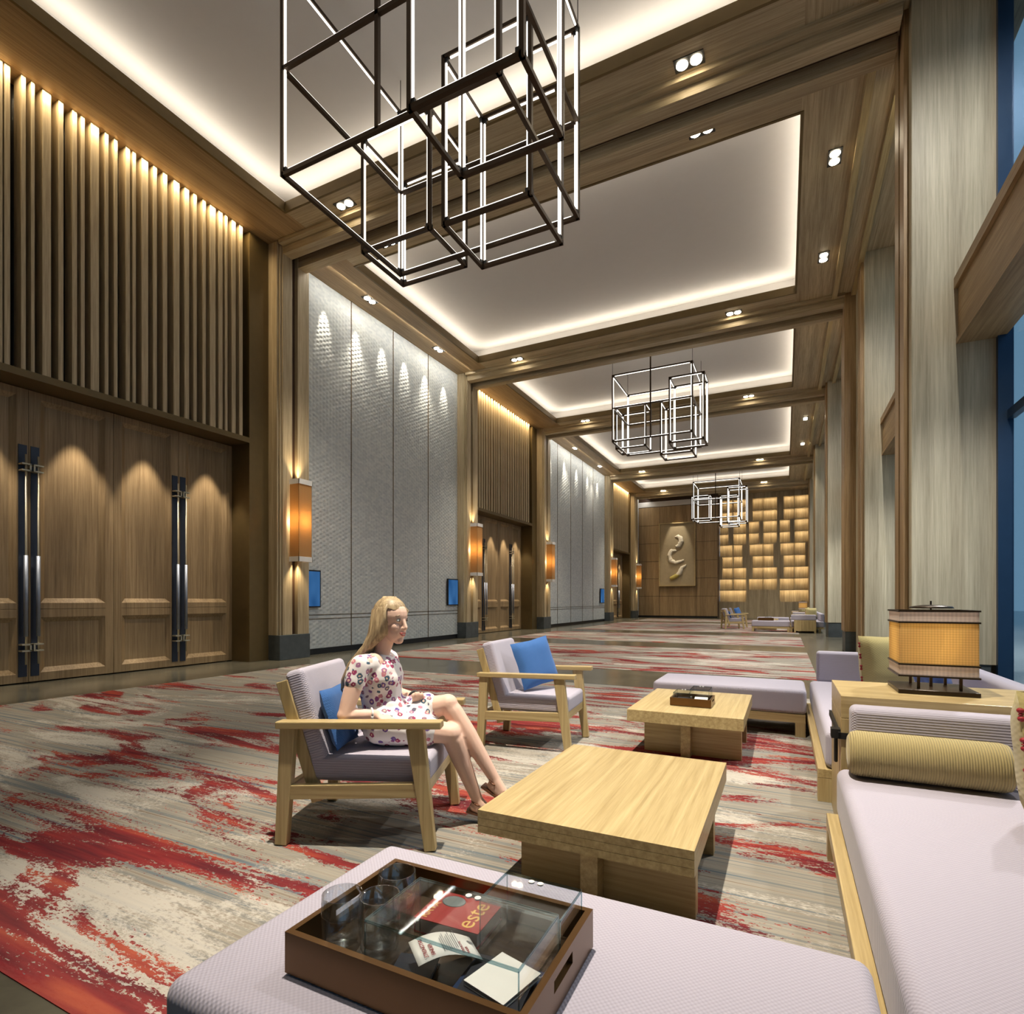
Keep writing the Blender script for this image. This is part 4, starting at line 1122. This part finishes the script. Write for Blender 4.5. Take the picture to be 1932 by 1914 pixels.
# hair: cap and long locks falling behind the shoulder toward the chair back
hr = MB(); rr = random.Random(5)
cap_v = MB(); cap_v.ell((-0.012, 0, 0.040), (0.097, 0.084, 0.094), 20, 12)
cap_v.ell((-0.045, 0, -0.03), (0.066, 0.080, 0.10), 16, 10)
cm = voxel(cap_v, 0.006, 3, 0.5)
cap_o = from_mesh('hair_cap', cm, 'hair', head)
bm = bmesh.new(); bm.from_mesh(cm)
bmesh.ops.delete(bm, geom=[v_ for v_ in bm.verts if v_.co.x > 0.035 and v_.co.z < 0.070 - (v_.co.x - 0.035) * 0.4 and abs(v_.co.y) < 0.074], context='VERTS'); bm.to_mesh(cm); bm.free()
for k in range(120):
    a = rr.uniform(-2.5, 2.5); 
    sx, sy = math.cos(a + PI), math.sin(a + PI)
    top = V((-0.02 + rr.uniform(-0.02, 0.03), 0.0 + sy * 0.02, 0.128))
    p1 = V((-0.01 + sx * 0.088, sy * 0.084, 0.055)); 
    if p1.x > 0.03: p1.x = 0.03; p1.y = math.copysign(0.088, p1.y)
    p2 = V((-0.03 + sx * 0.072 - 0.01, sy * 0.090, -0.06)); p2.x = min(p2.x, 0.02)
    if p1.x >= 0.03: p2.y = math.copysign(0.092, p1.y)
    q = rr.random()
    p3 = V((-0.075 - 0.03 * q, sy * 0.080 - 0.035, -0.15)); p4 = V((-0.135 - 0.03 * q, sy * 0.075 - 0.065, -0.23)); p5 = V((-0.170 - 0.025 * q, sy * 0.06 - 0.095, -0.285 - 0.03 * q)); p6 = V((-0.178 - 0.02 * q, sy * 0.045 - 0.115, -0.335 - 0.03 * q))
    hr.tube([top, p1, p2, p3, p4, p5, p6], [0.006, 0.011, 0.011, 0.010, 0.009, 0.008, 0.003], 6)
from_mesh('hair_locks', hr.mesh('hair_locks', True), 'hair', head)
# dress
dr = MB()
chain(dr, [pel, waist, chest], [0.130, 0.112, 0.122]); dr.ell(chest + V((0.022, 0, -0.015)), (0.105, 0.148, 0.125)); dr.ell(pel, (0.145, 0.175, 0.105))
for sy in (-1, 1): dr.ell(chest + V((0.075, sy * 0.055, -0.02)), (0.050, 0.055, 0.055))
dr.ell(waist + V((0.02, 0, -0.03)), (0.115, 0.135, 0.09))
chain(dr, [chest + V((0, -.08, .058)), shR, shR.lerp(elR, 0.34)], [0.060, 0.056, 0.055]); chain(dr, [chest + V((0, .08, .058)), shL, shL.lerp(elL, 0.34)], [0.060, 0.056, 0.055])
chain(dr, [hipR, hipR.lerp(knR, 0.62)], [0.104, 0.088]); chain(dr, [hipL, hipL.lerp(knL, 0.62)], [0.104, 0.088]); chain(dr, [pel, (hipR.lerp(knR, 0.5) + hipL.lerp(knL, 0.5)) / 2], [0.11, 0.095])
drm = voxel(dr, 0.008, 4, 0.5)
for v_ in drm.vertices:
    n_ = mnoise.noise((v_.co.x * 22, v_.co.y * 22, v_.co.z * 9)); v_.co += v_.normal * 0.006 * n_
from_mesh('dress', drm, 'dress', wm)
# sandals, bracelet, watch
for an, to in ((anR, toR), (anL, toL)):
    d = (to - an).normalized(); sd = d.cross(V((0, 0, 1))).normalized(); upv = sd.cross(d)
    m = MB(); m.bar(an - d * 0.03 - upv * 0.072, to + d * 0.045 - upv * 0.030, 0.062, 0.012, tuple(upv))
    so = m.build('sandal', 'sandal', body)
    m = MB()
    for q, rad_ in ((0.02, 0.036), (0.5, 0.040), (0.85, 0.042)):
        c0 = an.lerp(to, q) - upv * (0.012 if q < .1 else 0.038) * (1 - q * 0.25)
        m.tube([c0 + (sd * math.cos(k / 12 * 2 * PI) + (upv if q > .1 else d) * math.sin(k / 12 * 2 * PI) * 0.85) * rad_ for k in range(13)], 0.0045, 6)
    m.build('strap', 'sandal', so, True)
d = (wrR - elR).normalized(); sd = d.cross(V((0, 0, 1))).normalized(); upv = sd.cross(d)
MB().tube([wrR - d * 0.02 + (sd * math.cos(k / 14 * 2 * PI) + upv * math.sin(k / 14 * 2 * PI)) * 0.031 for k in range(15)], 0.006, 8).build('bracelet', 'white_metal', body, True)
d = (wrL - elL).normalized(); sd = d.cross(V((0, 0, 1))).normalized(); upv = sd.cross(d)
MB().tube([wrL - d * 0.02 + (sd * math.cos(k / 14 * 2 * PI) + upv * math.sin(k / 14 * 2 * PI)) * 0.031 for k in range(15)], 0.007, 8).build('watch', 'black', body, True)

# ================================================================== DISTANT TWIN OF THE SEATING GROUP
for root, lb in group_items:
    c = copy_tree(root)
    c.location = (root.location.x, root.location.y + DY, root.location.z)
    c['label'] = lb
tt = tray((TX, TY + DY, TZ), 0.55, 0.365, 0.098, 'dark tray lying on the distant bench')
print('objects', len(bpy.data.objects))
